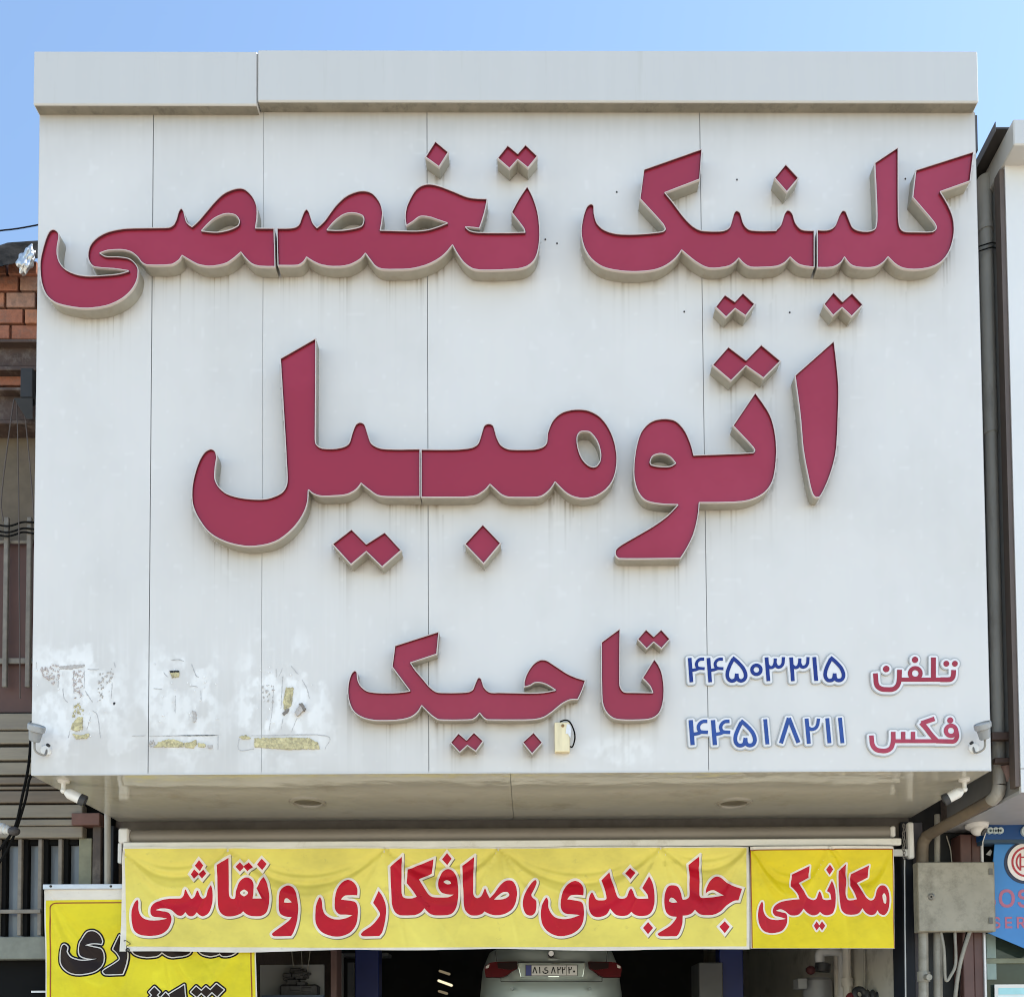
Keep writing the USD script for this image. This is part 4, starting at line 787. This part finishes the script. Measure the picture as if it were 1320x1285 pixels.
for k in range(3):
    xa = (18, 30, 22)[k]; xb = (2, 42, 24)[k]
    single('dangling_wire', tube(crv([at(xa, 515, YL - .12), at(xa + (xb - xa) * .4, 560, YL - .14), at(xb, 640, YL - .1), at(xb + 2, 900 if k == 2 else 672, YL - .09)]), .005, 6), pm('wire_brown', (.09, .07, .06), .6),
           ('thin wire slanting left down from the iron bracket', 'thin wire slanting right down from the iron bracket', 'long thin wire hanging straight down past the barred brown panel')[k], 'wire')
single('standpipe', tube([at(138.5, 1048, YL - .12), at(138.8, 1100, YL - .12), at(139, 1340, YL - .12)], .028, 14), pm('painted_pipe', (.30, .285, .25), .6, var=.2, scale=8, stretch=(1, 1, .3)), 'thin grey pipe rising to the soffit behind left end of awning', 'pipe')

# ------------------------------------------------------------------ neighbour on the right and the gap between
YR = .10
RX = AX(1297, 300, YR)
rb = thing('neighbour_clad_building', 'white panel clad building with heavy cornice at the right edge', 'building', (RX, YR, 0))
PAN2 = pm('white_panel_right', (.57, .56, .54), .36, var=.05, scale=1.2, bump=.004, bscale=1.2)
zr0 = AZ(1311, 1021, YR); zs1 = AZ(1313, 990.5, YR); zct = AZ(1297, 214, YR)
part('facade_panel', bx(RX + .004, RX + 5, YR, YR + .03, zs1 + .003, zct + .1), PAN2, rb, False)
part('facade_panel', bx(RX + .004, RX + 5, YR, YR + .03, zr0, zs1 - .003), PAN2, rb, False)
part('sign_box_frame', bx(RX + .02, RX + 5, YR + .032, 1.38, zr0 + .03, zct + .25), SEAM, rb, False)
part('edge_angle', bx(AX(1289.5, 400, YR + .05), RX + .003, YR + .01, YR + .09, zr0 + .05, zct - .02), pm('rusty_edge', (.085, .062, .05), .7, var=.3, scale=5, stretch=(1, 1, .3)), rb, False)
ycn = YR - .17
zcb = AZ(1312, 186.5, ycn); part('cornice', bx(RX - .015, RX + 5.2, ycn, 1.0, zcb, zcb + .21, .008), CORN, rb, False)
part('soffit_panel', bx(RX + .01, RX + 5, YR + .002, 1.45, zr0 - .002, zr0 + .025), pm('soffit_grey', (.30, .30, .31), .45, var=.1), rb, False)
part('shop_wall', bx(RX - .28, RX + 5, 1.46, 6, .003, zr0 - .005), pm('right_inside', (.014, .016, .016), .6, var=.3), rb, False)
part('upper_wall', bx(RX + .02, RX + 5, 1.382, 6, zr0 + .03, zct + .4), MORT, rb, False)
REDB = pm('brown_red_steel', (.085, .038, .032), .5, var=.2, scale=6)
part('steel_column', cat(pbx(1241, 1075, 1255, 1340, 1.26, 1.45, .006), pbx(1255, 1075, 1267, 1340, 1.30, 1.45, .006)), REDB, rb)
part('window_edge', pbx(1267.5, 1050, 1270.5, 1340, 1.28, 1.42, .003), pm('aluminium_edge', (.55, .55, .56), .35, metallic=.4), rb)
part('window_glass', pbx(1270.6, 1195, 1420, 1340, 1.40, 1.41), pm('dark_window_glass', (.02, .03, .024), .08, var=.3, scale=4), rb, False)
part('window_shelf', pbx(1271, 1234, 1420, 1241, 1.37, 1.398, .004), pm('green_shelf', (.14, .15, .10), .5, var=.3, scale=9), rb)
part('inside_curtain', pbx(1272, 1203, 1284, 1262, 1.375, 1.39), pm('pale_green_strip', (.19, .25, .23), .6, var=.15), rb, False)
t = thing('window_sticker', 'white framed sticker with pale teal top in the window at lower right', 'sticker', at(1300, 1285, 1.36))
part('sheet', pbx(1283, 1268, 1420, 1340, 1.362, 1.368), WHITE, t, False); part('teal_print', pbx(1287, 1272.5, 1420, 1281, 1.3600, 1.3605), pm('teal_print_look', (.30, .56, .60), .4), t, False); part('pale_print', pbx(1287, 1282, 1420, 1340, 1.3600, 1.3605), pm('pale_print_look', (.55, .66, .68), .4), t, False)

# the gap: back wall, gutter, rubbish, pipe, brackets
gp = thing('gap_wall', 'dark wall at the back of the narrow gap beside the right building', 'wall', (X1, 1.6, 0), kind='thing')
part('back', bx(X1 - .1, RX + .15, 1.5, 1.6, .003, AZ(1270, 232, 1.5)), pm('gap_dark', (.022, .02, .019), .9, var=.4, scale=6), gp, False)
for k in range(15):
    y0 = 300 + k * 46 + rng.uniform(-10, 10)
    part('rough_block', pbx(1268 + rng.uniform(0, 6), y0, 1294, y0 + rng.uniform(16, 34), 1.30 + rng.uniform(0, .12), 1.5, .015), pm('gap_block', (.04, .036, .034), .9, var=.5, scale=14, bump=.01, bscale=30), gp, 20)
gx0, gx1 = AX(1283.5, 166, .02), AX(1304, 166, .02); gz = AZ(1290, 166, .02)
t = thing('roof_gutter', 'dark folded sheet metal gutter over the gap beside the right cornice', 'gutter', (gx0, .02, gz))
GUT = pm('gutter_dark', (.045, .04, .037), .5, var=.3, scale=6)
part('trough', bx(gx0, gx1, .02, 1.5, gz, gz + .012), GUT, t, False); part('side_lip', bx(gx0 - .006, gx0 - .0005, .015, 1.5, gz - .03, gz + .05), GUT, t, False); part('brace', tube([at(1288, 196, .5), at(1277, 236, .9)], .014, 8), RUST, t)
PIPE = pm('grey_downpipe', (.28, .268, .24), .55, var=.16, scale=6, stretch=(1, 1, .25), dirt=(.15, .13, .11), dirt_amt=.3, dirt_scale=5)
PIPED = pm('brown_stained_pipe', (.13, .10, .07), .65, var=.25, scale=7, dirt=(.10, .085, .07), dirt_amt=.35)
t = thing('downpipe', 'grey rain pipe in the gap that elbows back under the right soffit', 'pipe', at(1270, 1000, .35))
p0 = at(1268.5, 231, .35); xp = p0[0]
z_el = AZ(1277, 1012, .35)
part('upper_length', tube([p0, (xp, .35, AZ(1270, 560, .35))], .056, 18), PIPE, t)
part('lower_length', tube([(xp, .35, AZ(1270, 556, .35)), (xp, .35, z_el)], .050, 18), PIPE, t)
e1 = np.array([xp, .35, z_el]); e2 = np.array([AX(1193, 1078, 1.28), 1.28, AZ(1193, 1078, 1.28)])
part('elbow', tube(crv([e1, e1 + np.array([-.01, .02, -.07]), e1 + (e2 - e1) * .10 + np.array([0, 0, -.08])]), .053, 18), PIPE, t)
part('slanting_length', tube([e1 + (e2 - e1) * .08 + np.array([0, 0, -.075]), e2], .050, 18), PIPED, t)
part('foot_length', tube(crv([e2 + (e1 - e2) * .04, e2 + np.array([-.015, .02, -.06]), e2 + np.array([-.02, .03, -.2]), e2 + np.array([-.02, .03, -.4])]), .052, 18), PIPED, t)
part('collar', lathe([(.05, 0), (.062, 0), (.062, .06), (.05, .06)], (xp, .35, AZ(1270, 300, .35)), (xp, .35, 20), 20), PIPE, t)
for k, y in enumerate((316, 322)):
    part('wire_tie', tube(crv([at(1259, y + 3, .27), at(1268, y, .27), at(1280, y - 3, .27), at(1290, y + 1, .15)]), .005, 6), BLACK, t)
t = thing('pipe_bracket', 'short rusty brackets tying the rain pipe to the right building', 'bracket', at(1288, 950, .2))
part('arm', pbx(1279, 943, 1304, 953, .22, .27, .004), RUST, t); part('arm', pbx(1283, 976, 1303, 983, .22, .27, .004), RUST, t); part('stub', tube([at(1297, 984, .3), at(1300, 1005, .35)], .05, 12), pm('stub_red', (.16, .10, .09), .6, var=.3, scale=9), t); part('stub', tube([at(1306, 1002, .3), at(1306, 1022, .4)], .04, 12), PIPE, t)

# ------------------------------------------------------------------ electric box and its pipes
YE = 1.10
t = thing('electric_cabinet', 'grey steel electric cabinet with round lock beside the garage opening', 'cabinet', at(1230, 1200, YE))
STEEL = pm('cabinet_steel', (.25, .228, .18), .55, var=.16, scale=5, dirt=(.13, .115, .085), dirt_amt=.42, dirt_scale=6)
part('housing', pbx(1183, 1110.5, 1283, 1200.5, YE + .012, YE + .105, .006), STEEL, t)
part('door', pbx(1184, 1111, 1282, 1199.5, YE - .006, YE + .0115, .005), STEEL, t, label='flat cabinet door with stains')
part('lock', cat(lathe([(0, 0), (.032, 0), (.030, .014), (.02, .02), (.018, .012), (0, .012)], at(1200.5, 1155.5, YE - .006), at(1200.5, 1155.5, YE - .2), 22)), pm('lock_metal', (.20, .19, .17), .35, metallic=.6), t)
part('keyhole', lathe([(0, 0), (.008, 0), (.008, .004), (0, .004)], at(1200.5, 1155.5, YE - .019), at(1200.5, 1155.5, YE - .2), 12), BLACK, t)
for y in (1119, 1182): part('hinge', pbx(1275, y, 1280, y + 8, YE - .014, YE - .0065, .002), pm('hinge_dark', (.10, .095, .085), .5), t)
def conduit(label, pts, r, mat, name='conduit'): return single(name, tube(crv([at(*p) for p in pts]), r, 12), mat, label, 'conduit')
GP = pm('conduit_grey', (.24, .225, .19), .6, var=.2, scale=9, dirt=(.17, .15, .12), dirt_amt=.35, dirt_scale=8)
tt = thing('conduit', 'thick grey pipe with a valve joint under the cabinet, leftmost below it', 'conduit', at(1190, 1285, 1.2))
part('tube', tube([at(1190, 1200, 1.2), at(1190.5, 1250, 1.2), at(1190.5, 1340, 1.2)], .042, 16), GP, tt)
part('joint', cat(lathe([(.0, 0), (.055, 0), (.055, .09), (0, .09)], at(1190.5, 1265, 1.2), at(1190.5, 1200, 1.2), 18), tube([at(1190, 1259, 1.2), at(1198, 1259, 1.1)], .028, 14)), GP, tt)
conduit('second grey pipe from the left under the cabinet', [(1209, 1200, 1.22), (1209, 1250, 1.22), (1210, 1340, 1.22)], .040, GP)
conduit('thin bent grey tube under the cabinet crossing the pipe tops', [(1213, 1201, 1.15), (1217, 1225, 1.13), (1219, 1262, 1.13), (1226, 1256, 1.12), (1232, 1240, 1.12), (1231, 1201, 1.15)], .013, GP)
conduit('ridged grey hose leaving the cabinet bottom towards the brown column', [(1250, 1201, 1.14), (1243, 1222, 1.12), (1236, 1250, 1.12), (1231, 1290, 1.13), (1229, 1340, 1.13)], .017, GP)
conduit('thin dark wire sloping down beside the ridged hose', [(1246, 1201, 1.16), (1240, 1230, 1.15), (1236, 1290, 1.15), (1235, 1340, 1.15)], .006, BLACK)
conduit('grey tube rising from the cabinet top behind the slanting rain pipe', [(1208, 1112, 1.3), (1208, 1085, 1.3), (1208, 1050, 1.32)], .026, GP)
conduit('thin dark wire curving above the cabinet', [(1220, 1077, 1.3), (1225, 1094, 1.28), (1227, 1112, 1.25)], .005, GP)
c = at(1259, 1060, 1.12); t = thing('dome_camera', 'white dome camera above the electric cabinet', 'security camera', c)
dn = np.array([-.12, -.2, -1.0]); dn /= np.linalg.norm(dn)
part('housing', lathe([(0, -.02), (.094, -.02), (.098, .0), (.096, .04), (.06, .062), (0, .066)], c, c + dn, 30), WHITE, t)
part('eyeball', trimesh.creation.icosphere(3, .064).apply_translation(c + dn * .06 + np.array([.012, 0, 0])), WHITE, t)
ed = np.array([.55, -.6, -.6]); ed /= np.linalg.norm(ed); ec = c + dn * .06 + np.array([.012, 0, 0])
part('lens', lathe([(0, .058), (.034, .056), (.036, .068), (.028, .072), (0, .066)], ec, ec + ed, 20), pm('camera_hood', (.035, .035, .037), .4, spec=.3), t)
part('slot', bx(c[0] - .02, c[0] + .035, c[1] - .099, c[1] - .094, c[2] - .008, c[2] + .008), BLACK, t)
part('feed_wire', tube([c + np.array([.086, -.05, -.01]), at(1266.8, 1085, 1.1), at(1267, 1111, 1.1)], .004, 6), WHITE, t)

# ------------------------------------------------------------------ blue service sign of the neighbour
YS = 1.22
C8 = (1170, 1040, 5.247)
t = thing('service_sign', 'blue service sign with round red emblem and red letters behind the cabinet', 'sign', at(1320, 1200, YS))
BL1 = pm('sign_deep_blue', (.003, .05, .19), .35, var=.08, scale=3); BL2 = pm('sign_light_blue', (.03, .17, .44), .3, var=.1, scale=2)
part('top_band', pbx(1268, 1052, 1420, 1081, YS - .06, YS + .1, .004), BL1, t, False)
part('band_underside', pbx(1268.5, 1081.2, 1420, 1086, YS - .05, YS + .1), pm('sign_under', (.02, .05, .09), .5), t, False)
part('board', ext(to_wall(poly([("590,243c 1550,243c 1550,640c 900,1000c 545,850c 575,430c", C8)]), YS), YS, YS + .012), BL2, t, False)
def s_ring(cx, cy, r, w): return to_wall(affinity.affine_transform(Point(cx, cy).buffer(r, 48).difference(Point(cx, cy).buffer(r - w, 48)) if w else Point(cx, cy).buffer(r, 48), [1 / C8[2], 0, 0, 1 / C8[2], C8[0], C8[1]]), YS)
def s_strk(pts, w): return to_wall(affinity.affine_transform(stroke(pts, w, 2), [1 / C8[2], 0, 0, 1 / C8[2], C8[0], C8[1]]), YS)
SR = pm('emblem_red', (.36, .02, .03), .35); SW = pm('emblem_white', (.66, .62, .60), .35, var=.04); SN = pm('emblem_navy', (.012, .018, .05), .35)
CX, CY = 800, 372
part('emblem_backing', ext(s_ring(CX - 6, CY + 4, 142, 0), YS - .004, YS - .0005), SN, t, False); part('emblem_disc', ext(s_ring(CX, CY, 128, 0), YS - .010, YS - .0045), SW, t, False)  # navy disc shows as a dark ring around the white one
part('emblem_ring', ext(s_ring(CX, CY, 103, 14), YS - .012, YS - .0105), SR, t, False)
arm = unary_union([s_ring(CX, CY, 74, 12).intersection(to_wall(sbox(1170, 1040, 1170 + (CX - 42) / 5.247, 1285), YS)), s_ring(CX, CY, 74, 12).intersection(to_wall(sbox(1170 + (CX + 42) / 5.247, 1040, 1500, 1285), YS)), s_strk([(CX - 42, CY - 58), (CX - 42, CY + 58)], 12), s_strk([(CX + 42, CY - 58), (CX + 42, CY + 58)], 12), s_strk([(CX - 42, CY - 32), (CX + 42, CY - 32)], 10), s_strk([(CX - 42, CY + 32), (CX + 42, CY + 32)], 10)])
part('emblem_armature', ext(arm, YS - .012, YS - .0105), SR, t, False)
LR = pm('sign_letter_red', (.36, .10, .17), .4, var=.1, scale=9)
def sign_text(txt, cx0, pitch, cy, h):
    for i, ch in enumerate(txt):
        m = meshkit.text_mesh(ch, h / C8[2] * mpp(YS), .002, bold=True)
        v = np.array(m.vertices); v[:, 0] -= (v[:, 0].min() + v[:, 0].max()) / 2; v[:, 1] -= (v[:, 1].min() + v[:, 1].max()) / 2
        c = at(C8[0] + (cx0 + i * pitch) / C8[2], C8[1] + cy / C8[2], YS)
        mm = trimesh.Trimesh(np.stack([v[:, 0] + c[0], YS - .0005 - v[:, 2], v[:, 1] + c[2]], 1), m.faces, process=False)
        part('lettering', mm, LR, t, 25)
sign_text('BOSCH', 552, 118, 617, 116); sign_text('SERVICE', 598, 84, 780, 74)
PALE = pm('band_letter', (.42, .50, .52), .4, var=.1)
for x in (552, 588, 620): part('band_character', ext(to_wall(affinity.affine_transform(Point(x, 162).buffer(22).difference(Point(x, 162).buffer(9)), [1 / C8[2], 0, 0, 1 / C8[2], C8[0], C8[1]]), YS - .06), YS - .085, YS - .0605), PALE, t, 25)
part('band_character', ext(to_wall(affinity.affine_transform(Point(800, 165).buffer(38).difference(Point(800, 165).buffer(18)), [1 / C8[2], 0, 0, 1 / C8[2], C8[0], C8[1]]), YS - .06), YS - .085, YS - .0605), PALE, t, 25)
single('fallen_tag', ext(to_wall(poly([("530,320c 560,285c 572,300c 560,330c", C8)]), 1.30), 1.30, 1.304), WHITE, 'torn white scrap stuck beside the blue service sign', 'paper scrap', smooth=False)

# ------------------------------------------------------------------ inside the garage
YCAR = 2.26
car = thing('sedan', 'silver green sedan raised on the lift with its boot towards the street', 'car', at(713, 1330, YCAR))
CPAINT = pm('car_paint', (.36, .41, .385), .42, metallic=.25, var=.04, scale=2, coat=.15)
u = mpp(YCAR); ccx = AX(713, 1250, YCAR); cz = lambda py: AZ(713, py, YCAR)
def outline(hw, y0, L, n=56, e=3.4):
    a = np.linspace(0, 2 * np.pi, n, endpoint=False); c, s = np.cos(a), np.sin(a)
    return np.stack([ccx + hw * np.sign(c) * np.abs(c) ** (2 / e), y0 + L / 2 + L / 2 * np.sign(s) * np.abs(s) ** (2 / e)], 1)
def loft(levels):
    n = 56; V = []; F = []
    for z, hw, y0, L in levels: V.append(np.column_stack([outline(hw, y0, L), np.full(n, z)]))
    m = len(V)
    for i in range(m - 1):
        for j in range(n):
            k = (j + 1) % n; F += [[i * n + j, i * n + k, (i + 1) * n + k], [i * n + j, (i + 1) * n + k, (i + 1) * n + j]]
    V = np.vstack(V + [[[ccx, V[0][:, 1].mean(), levels[0][0]]], [[ccx, V[-1][:, 1].mean(), levels[-1][0]]]]); b, tp_ = len(V) - 2, len(V) - 1
    for j in range(n):
        k = (j + 1) % n; F += [[b, k, j], [tp_, (m - 1) * n + j, (m - 1) * n + k]]
    return trimesh.Trimesh(V, np.array(F), process=False)
zt_ = cz(1217)
part('body', loft([(cz(1345), .70, YCAR + .10, 4.2), (cz(1325), .80, YCAR + .02, 4.4), (cz(1300), .83, YCAR - .06, 4.55), (cz(1276), .83, YCAR - .07, 4.55), (cz(1266), .82, YCAR - .02, 4.45), (cz(1258), .815, YCAR + .0, 4.4), (cz(1240), .80, YCAR + .012, 4.35), (cz(1229), .77, YCAR + .05, 4.28), (zt_ + .0, .73, YCAR + .07, 4.2), (zt_ + .02, .66, YCAR + .2, 3.9)]), CPAINT, car, 50)
part('cabin', loft([(zt_ + .02, .66, YCAR + .55, 2.4), (zt_ + .22, .60, YCAR + .85, 1.8), (zt_ + .38, .52, YCAR + 1.15, 1.2), (zt_ + .40, .44, YCAR + 1.25, 1.0)]), pm('car_glass', (.03, .035, .035), .08), car, 40)
C9 = (600, 1210, 5.739)
yb = YCAR - .03
def cpatch(name, s, y0, y1, mat, parent=car, mirror=False, label=None):
    g = poly([(s, C9)])
    if mirror: g = affinity.scale(g, -1, 1, origin=(713, 0))
    return part(name, ext(to_wall(g, y0), y0, y1), mat, parent, 25, label)
LRED = pm('tail_lens_red', (.06, .002, .004), .5, spec=.1); LDK = pm('tail_lens_dark', (.012, .005, .005), .4, spec=.1)
for mir in (False, True):
    tl = cpatch('tail_light', "140,215c 150,195 190,172 240,168c 385,165c 380,215c 345,235 300,268 265,280c 150,280c", yb, yb + .14, LRED, mirror=mir)
    cpatch('reverse_lens', "235,172c 383,169c 378,214c 340,228c 240,215c", yb - .006, yb - .001, LDK, tl, mir)
    cpatch('pale_lens', "150,200c 178,186c 172,212c 150,216c", yb - .006, yb - .001, pm('lens_pale', (.45, .42, .40), .15), tl, mir)  # small pale lens at the outer corner
cpatch('number_plate_recess', "392,178c 880,178c 866,280c 410,280c", yb + .004, yb + .05, pm('car_paint_recess', (.26, .30, .28), .3, metallic=.3), car)
GAPM = pm('panel_gap', (.02, .022, .022), .6)
def cline(pts, w=3.0, y=yb + .018, name='panel_gap', mat=GAPM): part(name, ext(to_wall(affinity.affine_transform(LineString(pts).buffer(w / 2 + .6), [1 / C9[2], 0, 0, 1 / C9[2], C9[0], C9[1]]), y), y, y + .05), mat, car, False)
cline([(262, 282), (262, 312), (1012, 312), (1012, 284)], y=yb + .0); cline([(222, 90), (228, 165)]); cline([(1052, 90), (1046, 165)]); cline([(385, 168), (880, 168)], 4.5, yb + .01)
cline([(385, 175), (410, 275)], 3, yb + .0, 'chrome_trim', pm('chrome', (.7, .7, .7), .1, metallic=1.0)); cline([(885, 175), (868, 275)], 3, yb + .0, 'chrome_trim', pm('chrome', (.7, .7, .7), .1, metallic=1.0))
bd = part('boot_badge', ext(to_wall(affinity.affine_transform(Point(634, 110).buffer(25), [1 / C9[2], 0, 0, 1 / C9[2], C9[0], C9[1]]), yb), yb + .0, yb + .06), DARK, car, 25)
part('badge_face', ext(to_wall(affinity.affine_transform(Point(634, 106).buffer(20), [1 / C9[2], 0, 0, 1 / C9[2], C9[0], C9[1]]), yb), yb - .005, yb - .001), pm('badge_white', (.9, .9, .88), .15, coat=.5), bd, 25)
cline([(615, 141), (685, 141)], 4, yb + .02, 'chrome_trim', pm('chrome', (.7, .7, .7), .1, metallic=1.0)); cline([(640, 180), (700, 183)], 5, yb - .008, 'plate_lamp', pm('chrome', (.7, .7, .7), .1, metallic=1.0))
cline([(615, 276), (690, 276)], 6, yb - .012, 'plate_lamp', pm('chrome', (.7, .7, .7), .1, metallic=1.0))
npl = cpatch('number_plate', "443,190c 830,190c 830,273c 443,273c", yb - .012, yb + .003, pm('plate_rim', (.06, .06, .06), .4))
cpatch('plate_face', "490,194c 825,194c 825,268c 490,268c", yb - .016, yb - .0125, pm('plate_grey', (.46, .46, .45), .4), npl)
cpatch('plate_blue', "447,194c 487,194c 487,268c 447,268c", yb - .016, yb - .0125, pm('plate_blue_look', (.02, .03, .16), .4), npl)
PB = pm('plate_ink', (.012, .012, .012), .5)
def pg(gs): part('plate_character', ext(to_wall(affinity.affine_transform(gs, [1 / C9[2], 0, 0, 1 / C9[2], C9[0], C9[1]]), yb), yb - .019, yb - .0165), PB, npl, False)
pg(unary_union([stroke([(513, 206), (498, 254)], 8), stroke([(513, 206), (528, 254)], 8)])); pg(stroke([(548, 206), (550, 254)], 8))
pg(unary_union([S([(605, 212), (590, 214), (588, 228), (604, 232), (610, 244), (596, 254), (578, 250), (572, 236)], 8)])); pg(unary_union([stroke([(650, 206), (636, 254)], 8), stroke([(650, 206), (664, 254)], 8)]))
for x in (682, 716, 764): pg(unary_union([stroke([(x, 206), (x + 3, 256)], 8), S([(x + 1, 222), (x + 10, 227), (x + 18, 222), (x + 20, 206)], 7)]))
pg(Point(803, 240).buffer(8))
part('plate_divider', ext(to_wall(affinity.affine_transform(LineString([(746, 196), (746, 266)]).buffer(1.6), [1 / C9[2], 0, 0, 1 / C9[2], C9[0], C9[1]]), yb), yb - .018, yb - .0165), PB, npl, False)
for x in (345, 920): part('parking_sensor', ext(to_wall(affinity.affine_transform(Point(x, 365).buffer(11), [1 / C9[2], 0, 0, 1 / C9[2], C9[0], C9[1]]), YCAR - .085), YCAR - .085, YCAR + .05), pm('sensor_grey', (.15, .17, .16), .3), car, 25)
for sx in (-1, 1):
    for yy in (YCAR + .8, YCAR + 3.4):
        w0 = np.array([ccx + sx * .80, yy, cz(1345)]); part('wheel', lathe([(0, 0), (.30, 0), (.32, .04), (.32, .17), (.30, .2), (0, .2)], w0, w0 + np.array([-sx, 0, 0]), 28), BLACK, car, 40)

LB = pm('lift_blue', (.004, .014, .11), .5, var=.15, scale=4); GRYP = pm('lift_grey', (.22, .22, .215), .5, var=.15)
def lift(px, Y, label, mir):
    x = AX(px, 1260, Y); t = thing('lift_column', label, 'car lift', (x, Y, 0.003), group='two columns of the car lift')
    part('column', bx(x - .14, x + .14, Y, Y + .22, .02, 3.55, .01), LB, t); part('base_plate', bx(x - .25, x + .25, Y - .1, Y + .4, .003, .0195), LB, t, False)
    part('carriage', bx(x - .2, x + .2, Y - .05, Y - .002, 1.5, 2.05, .01), GRYP, t); part('arm', tube([(x, Y - .03, 1.62), (x + mir * .7, Y + .1, 1.62), (x + mir * 1.1, Y - .3, 1.62)], .045, 8), LB, t)
lift(473, 3.6, 'blue lift column left of the raised car', 1)
lift(943, 3.6, 'blue lift column right of the raised car', -1)
single('grey_locker', bx(AX(901, 1260, 3.5), AX(932, 1260, 3.5), 3.5, 4.0, .003, AZ(916, 1240, 3.5), .01), pm('locker_grey', (.085, .087, .09), .5, var=.1), 'tall grey steel locker beside the right blue lift column', 'locker')
t = thing('lit_tube_lamp', 'slanting lit tube lamps hanging deep in the dark garage', 'lamp', at(582, 1270, 6.0))
GL = emit('tube_glow', (1.0, .86, .56), .6); GL2 = emit('tube_glow_dim', (1.0, .8, .5), .10)
for a, b, m_ in (((517.5, 1263.5), (530, 1269.5), GL), ((519, 1251), (527, 1255), GL2), ((518, 1277), (524, 1280), GL2)):
    a_ = at(a[0] + 48, a[1], 6.0); part('tube', tube([a_, at(b[0] + 52, b[1], 5.4)], .018, 10), m_, t)
part('suspension', tube([at(566, 1250, 6.02), at(566, 1180, 6.02)], .008, 6), DARK, t)

# workbench board with hanging engine parts, left of the opening
t = thing('engine_on_wires', 'dark engine block hung on wires before a pale board at left of opening', 'engine', at(383, 1290, 2.6))
part('board', pbx(335, 1243, 418, 1345, 2.72, 2.74), pm('pale_board', (.26, .27, .28), .5, var=.08, scale=4), t, False)
em = []
for k in range(26):
    px, py = 384 + rng.normal(0, 13), 1266 + rng.uniform(-16, 16); s = rng.uniform(3, 8)
    if abs(px - 384) > 10 + (py - 1246) * .7: continue
    em.append(pbx(px - s, py - s * .5, px + s, py + s * .5, 2.5 + rng.uniform(0, .08), 2.68, .008))
part('block', cat(*em, pbx(360, 1268, 408, 1290, 2.52, 2.70, .02)), pm('engine_dark', (.045, .045, .048), .5, metallic=.3, var=.4, scale=20), t)
for k, (a, b) in enumerate(((375, 379), (388, 390), (401, 396))): part('wire', tube([at(a, 1215, 2.6), at((a + b) / 2, 1235, 2.6), at(b, 1252, 2.6)], .004, 6), GP, t)
part('blue_base', pbx(337, 1282, 417, 1345, 2.45, 2.5), pm('engine_blue', (.05, .07, .11), .5), t, False)
single('brown_partition', pbx(426, 1200, 434, 1345, 2.5, 2.75, .005), pm('brown_partition_look', (.10, .055, .05), .6, var=.2), 'narrow brown upright beside the pale board in the garage', 'partition')
single('left_shelving', cat(pbx(436, 1228, 441, 1345, 3.6, 3.7), pbx(441, 1228, 500, 1232, 4.6, 4.9), pbx(448, 1240, 456, 1345, 4.7, 4.8)), pm('shelf_steel', (.16, .17, .18), .5), 'dim steel shelving frame behind the brown upright', 'shelving')

# right inner wall: pipes, dust extractor, coats
def wallx(py, Y): return dxr + .02
t = thing('wall_pipe', 'pair of pale pipes running down the right garage wall', 'pipe', (dxr, 2.6, 0))
CP = pm('cream_pipe', (.50, .46, .40), .5, var=.1)
for Yp, r in ((3.05, .03), (2.72, .045)):
    part('tube', tube([(dxr - .06, Yp, ZB - .02), (dxr - .06, Yp, 1.0)], r, 12), CP, t)
part('joint', lathe([(0, 0), (.06, 0), (.06, .09), (0, .09)], (dxr - .06, 2.72, 2.15), (dxr - .06, 2.72, 9), 14), CP, t)
single('conduit_line', tube([(dxr - .01, 2.35, ZB - .02), (dxr - .01, 2.35, 1.0)], .012, 8), GP, 'thin line of conduit on the right garage wall', 'conduit')
YX = 3.0
t = thing('dust_extractor', 'grey drum extractor with a white elbow duct by the right garage wall', 'extractor', at(1052, 1340, YX))
part('drum', lathe([(0, 0), (.16, 0), (.16, .42), (.165, .43), (.165, .45), (.16, .46), (.16, .66), (.14, .69), (0, .69)], at(1054, 1340, YX + .1), at(1054, 1200, YX + .1), 28), pm('drum_grey', (.20, .20, .205), .4, var=.1), t)
part('motor', cat(tube([at(1047, 1252, YX), at(1047, 1247, YX)], .07, 16), tube([at(1060, 1252, YX), at(1061, 1241, YX)], .085, 16)), pm('motor_dark', (.03, .03, .032), .4), t); part('red_cap', trimesh.creation.icosphere(2, .05).apply_translation(at(1045, 1250, YX - .05)), pm('red_cap_look', (.055, .006, .008), .7), t)
part('duct', tube(crv([at(1057, 1240, YX), at(1057, 1229, YX), at(1066, 1226, YX), at(1083, 1227, YX), at(1086, 1236, YX), at(1086, 1300, YX), at(1086, 1345, YX)]), .052, 14), pm('duct_white', (.55, .54, .52), .45, var=.06), t)
part('side_box', pbx(1029, 1260, 1041, 1274, YX - .1, YX + .1, .01), pm('drum_grey', (.2, .2, .205), .4), t)
YH = 2.1
t = thing('hanging_gear', 'red and black work gear hanging on the right garage wall', 'work gear', at(1112, 1290, YH))
part('black_roll', trimesh.creation.torus(.055, .03, 24, 12).apply_transform(trimesh.transformations.rotation_matrix(1.4, [1, .2, 0])).apply_translation(at(1108, 1281, YH)), pm('gear_black', (.02, .02, .021), .5), t)
for k, (x, s) in enumerate(((1118, .05), (1125, .055), (1131, .045))): part('glove', trimesh.creation.icosphere(2, s).apply_scale([.7, .8, 1.6]).apply_translation(at(x, 1285 + k, YH)), pm('gear_black', (.02, .02, .021), .5), t)
part('red_cloth', trimesh.creation.icosphere(2, .06).apply_scale([1, .7, 1.5]).apply_translation(at(1097, 1290, YH)), pm('gear_red', (.10, .006, .008), .8), t)
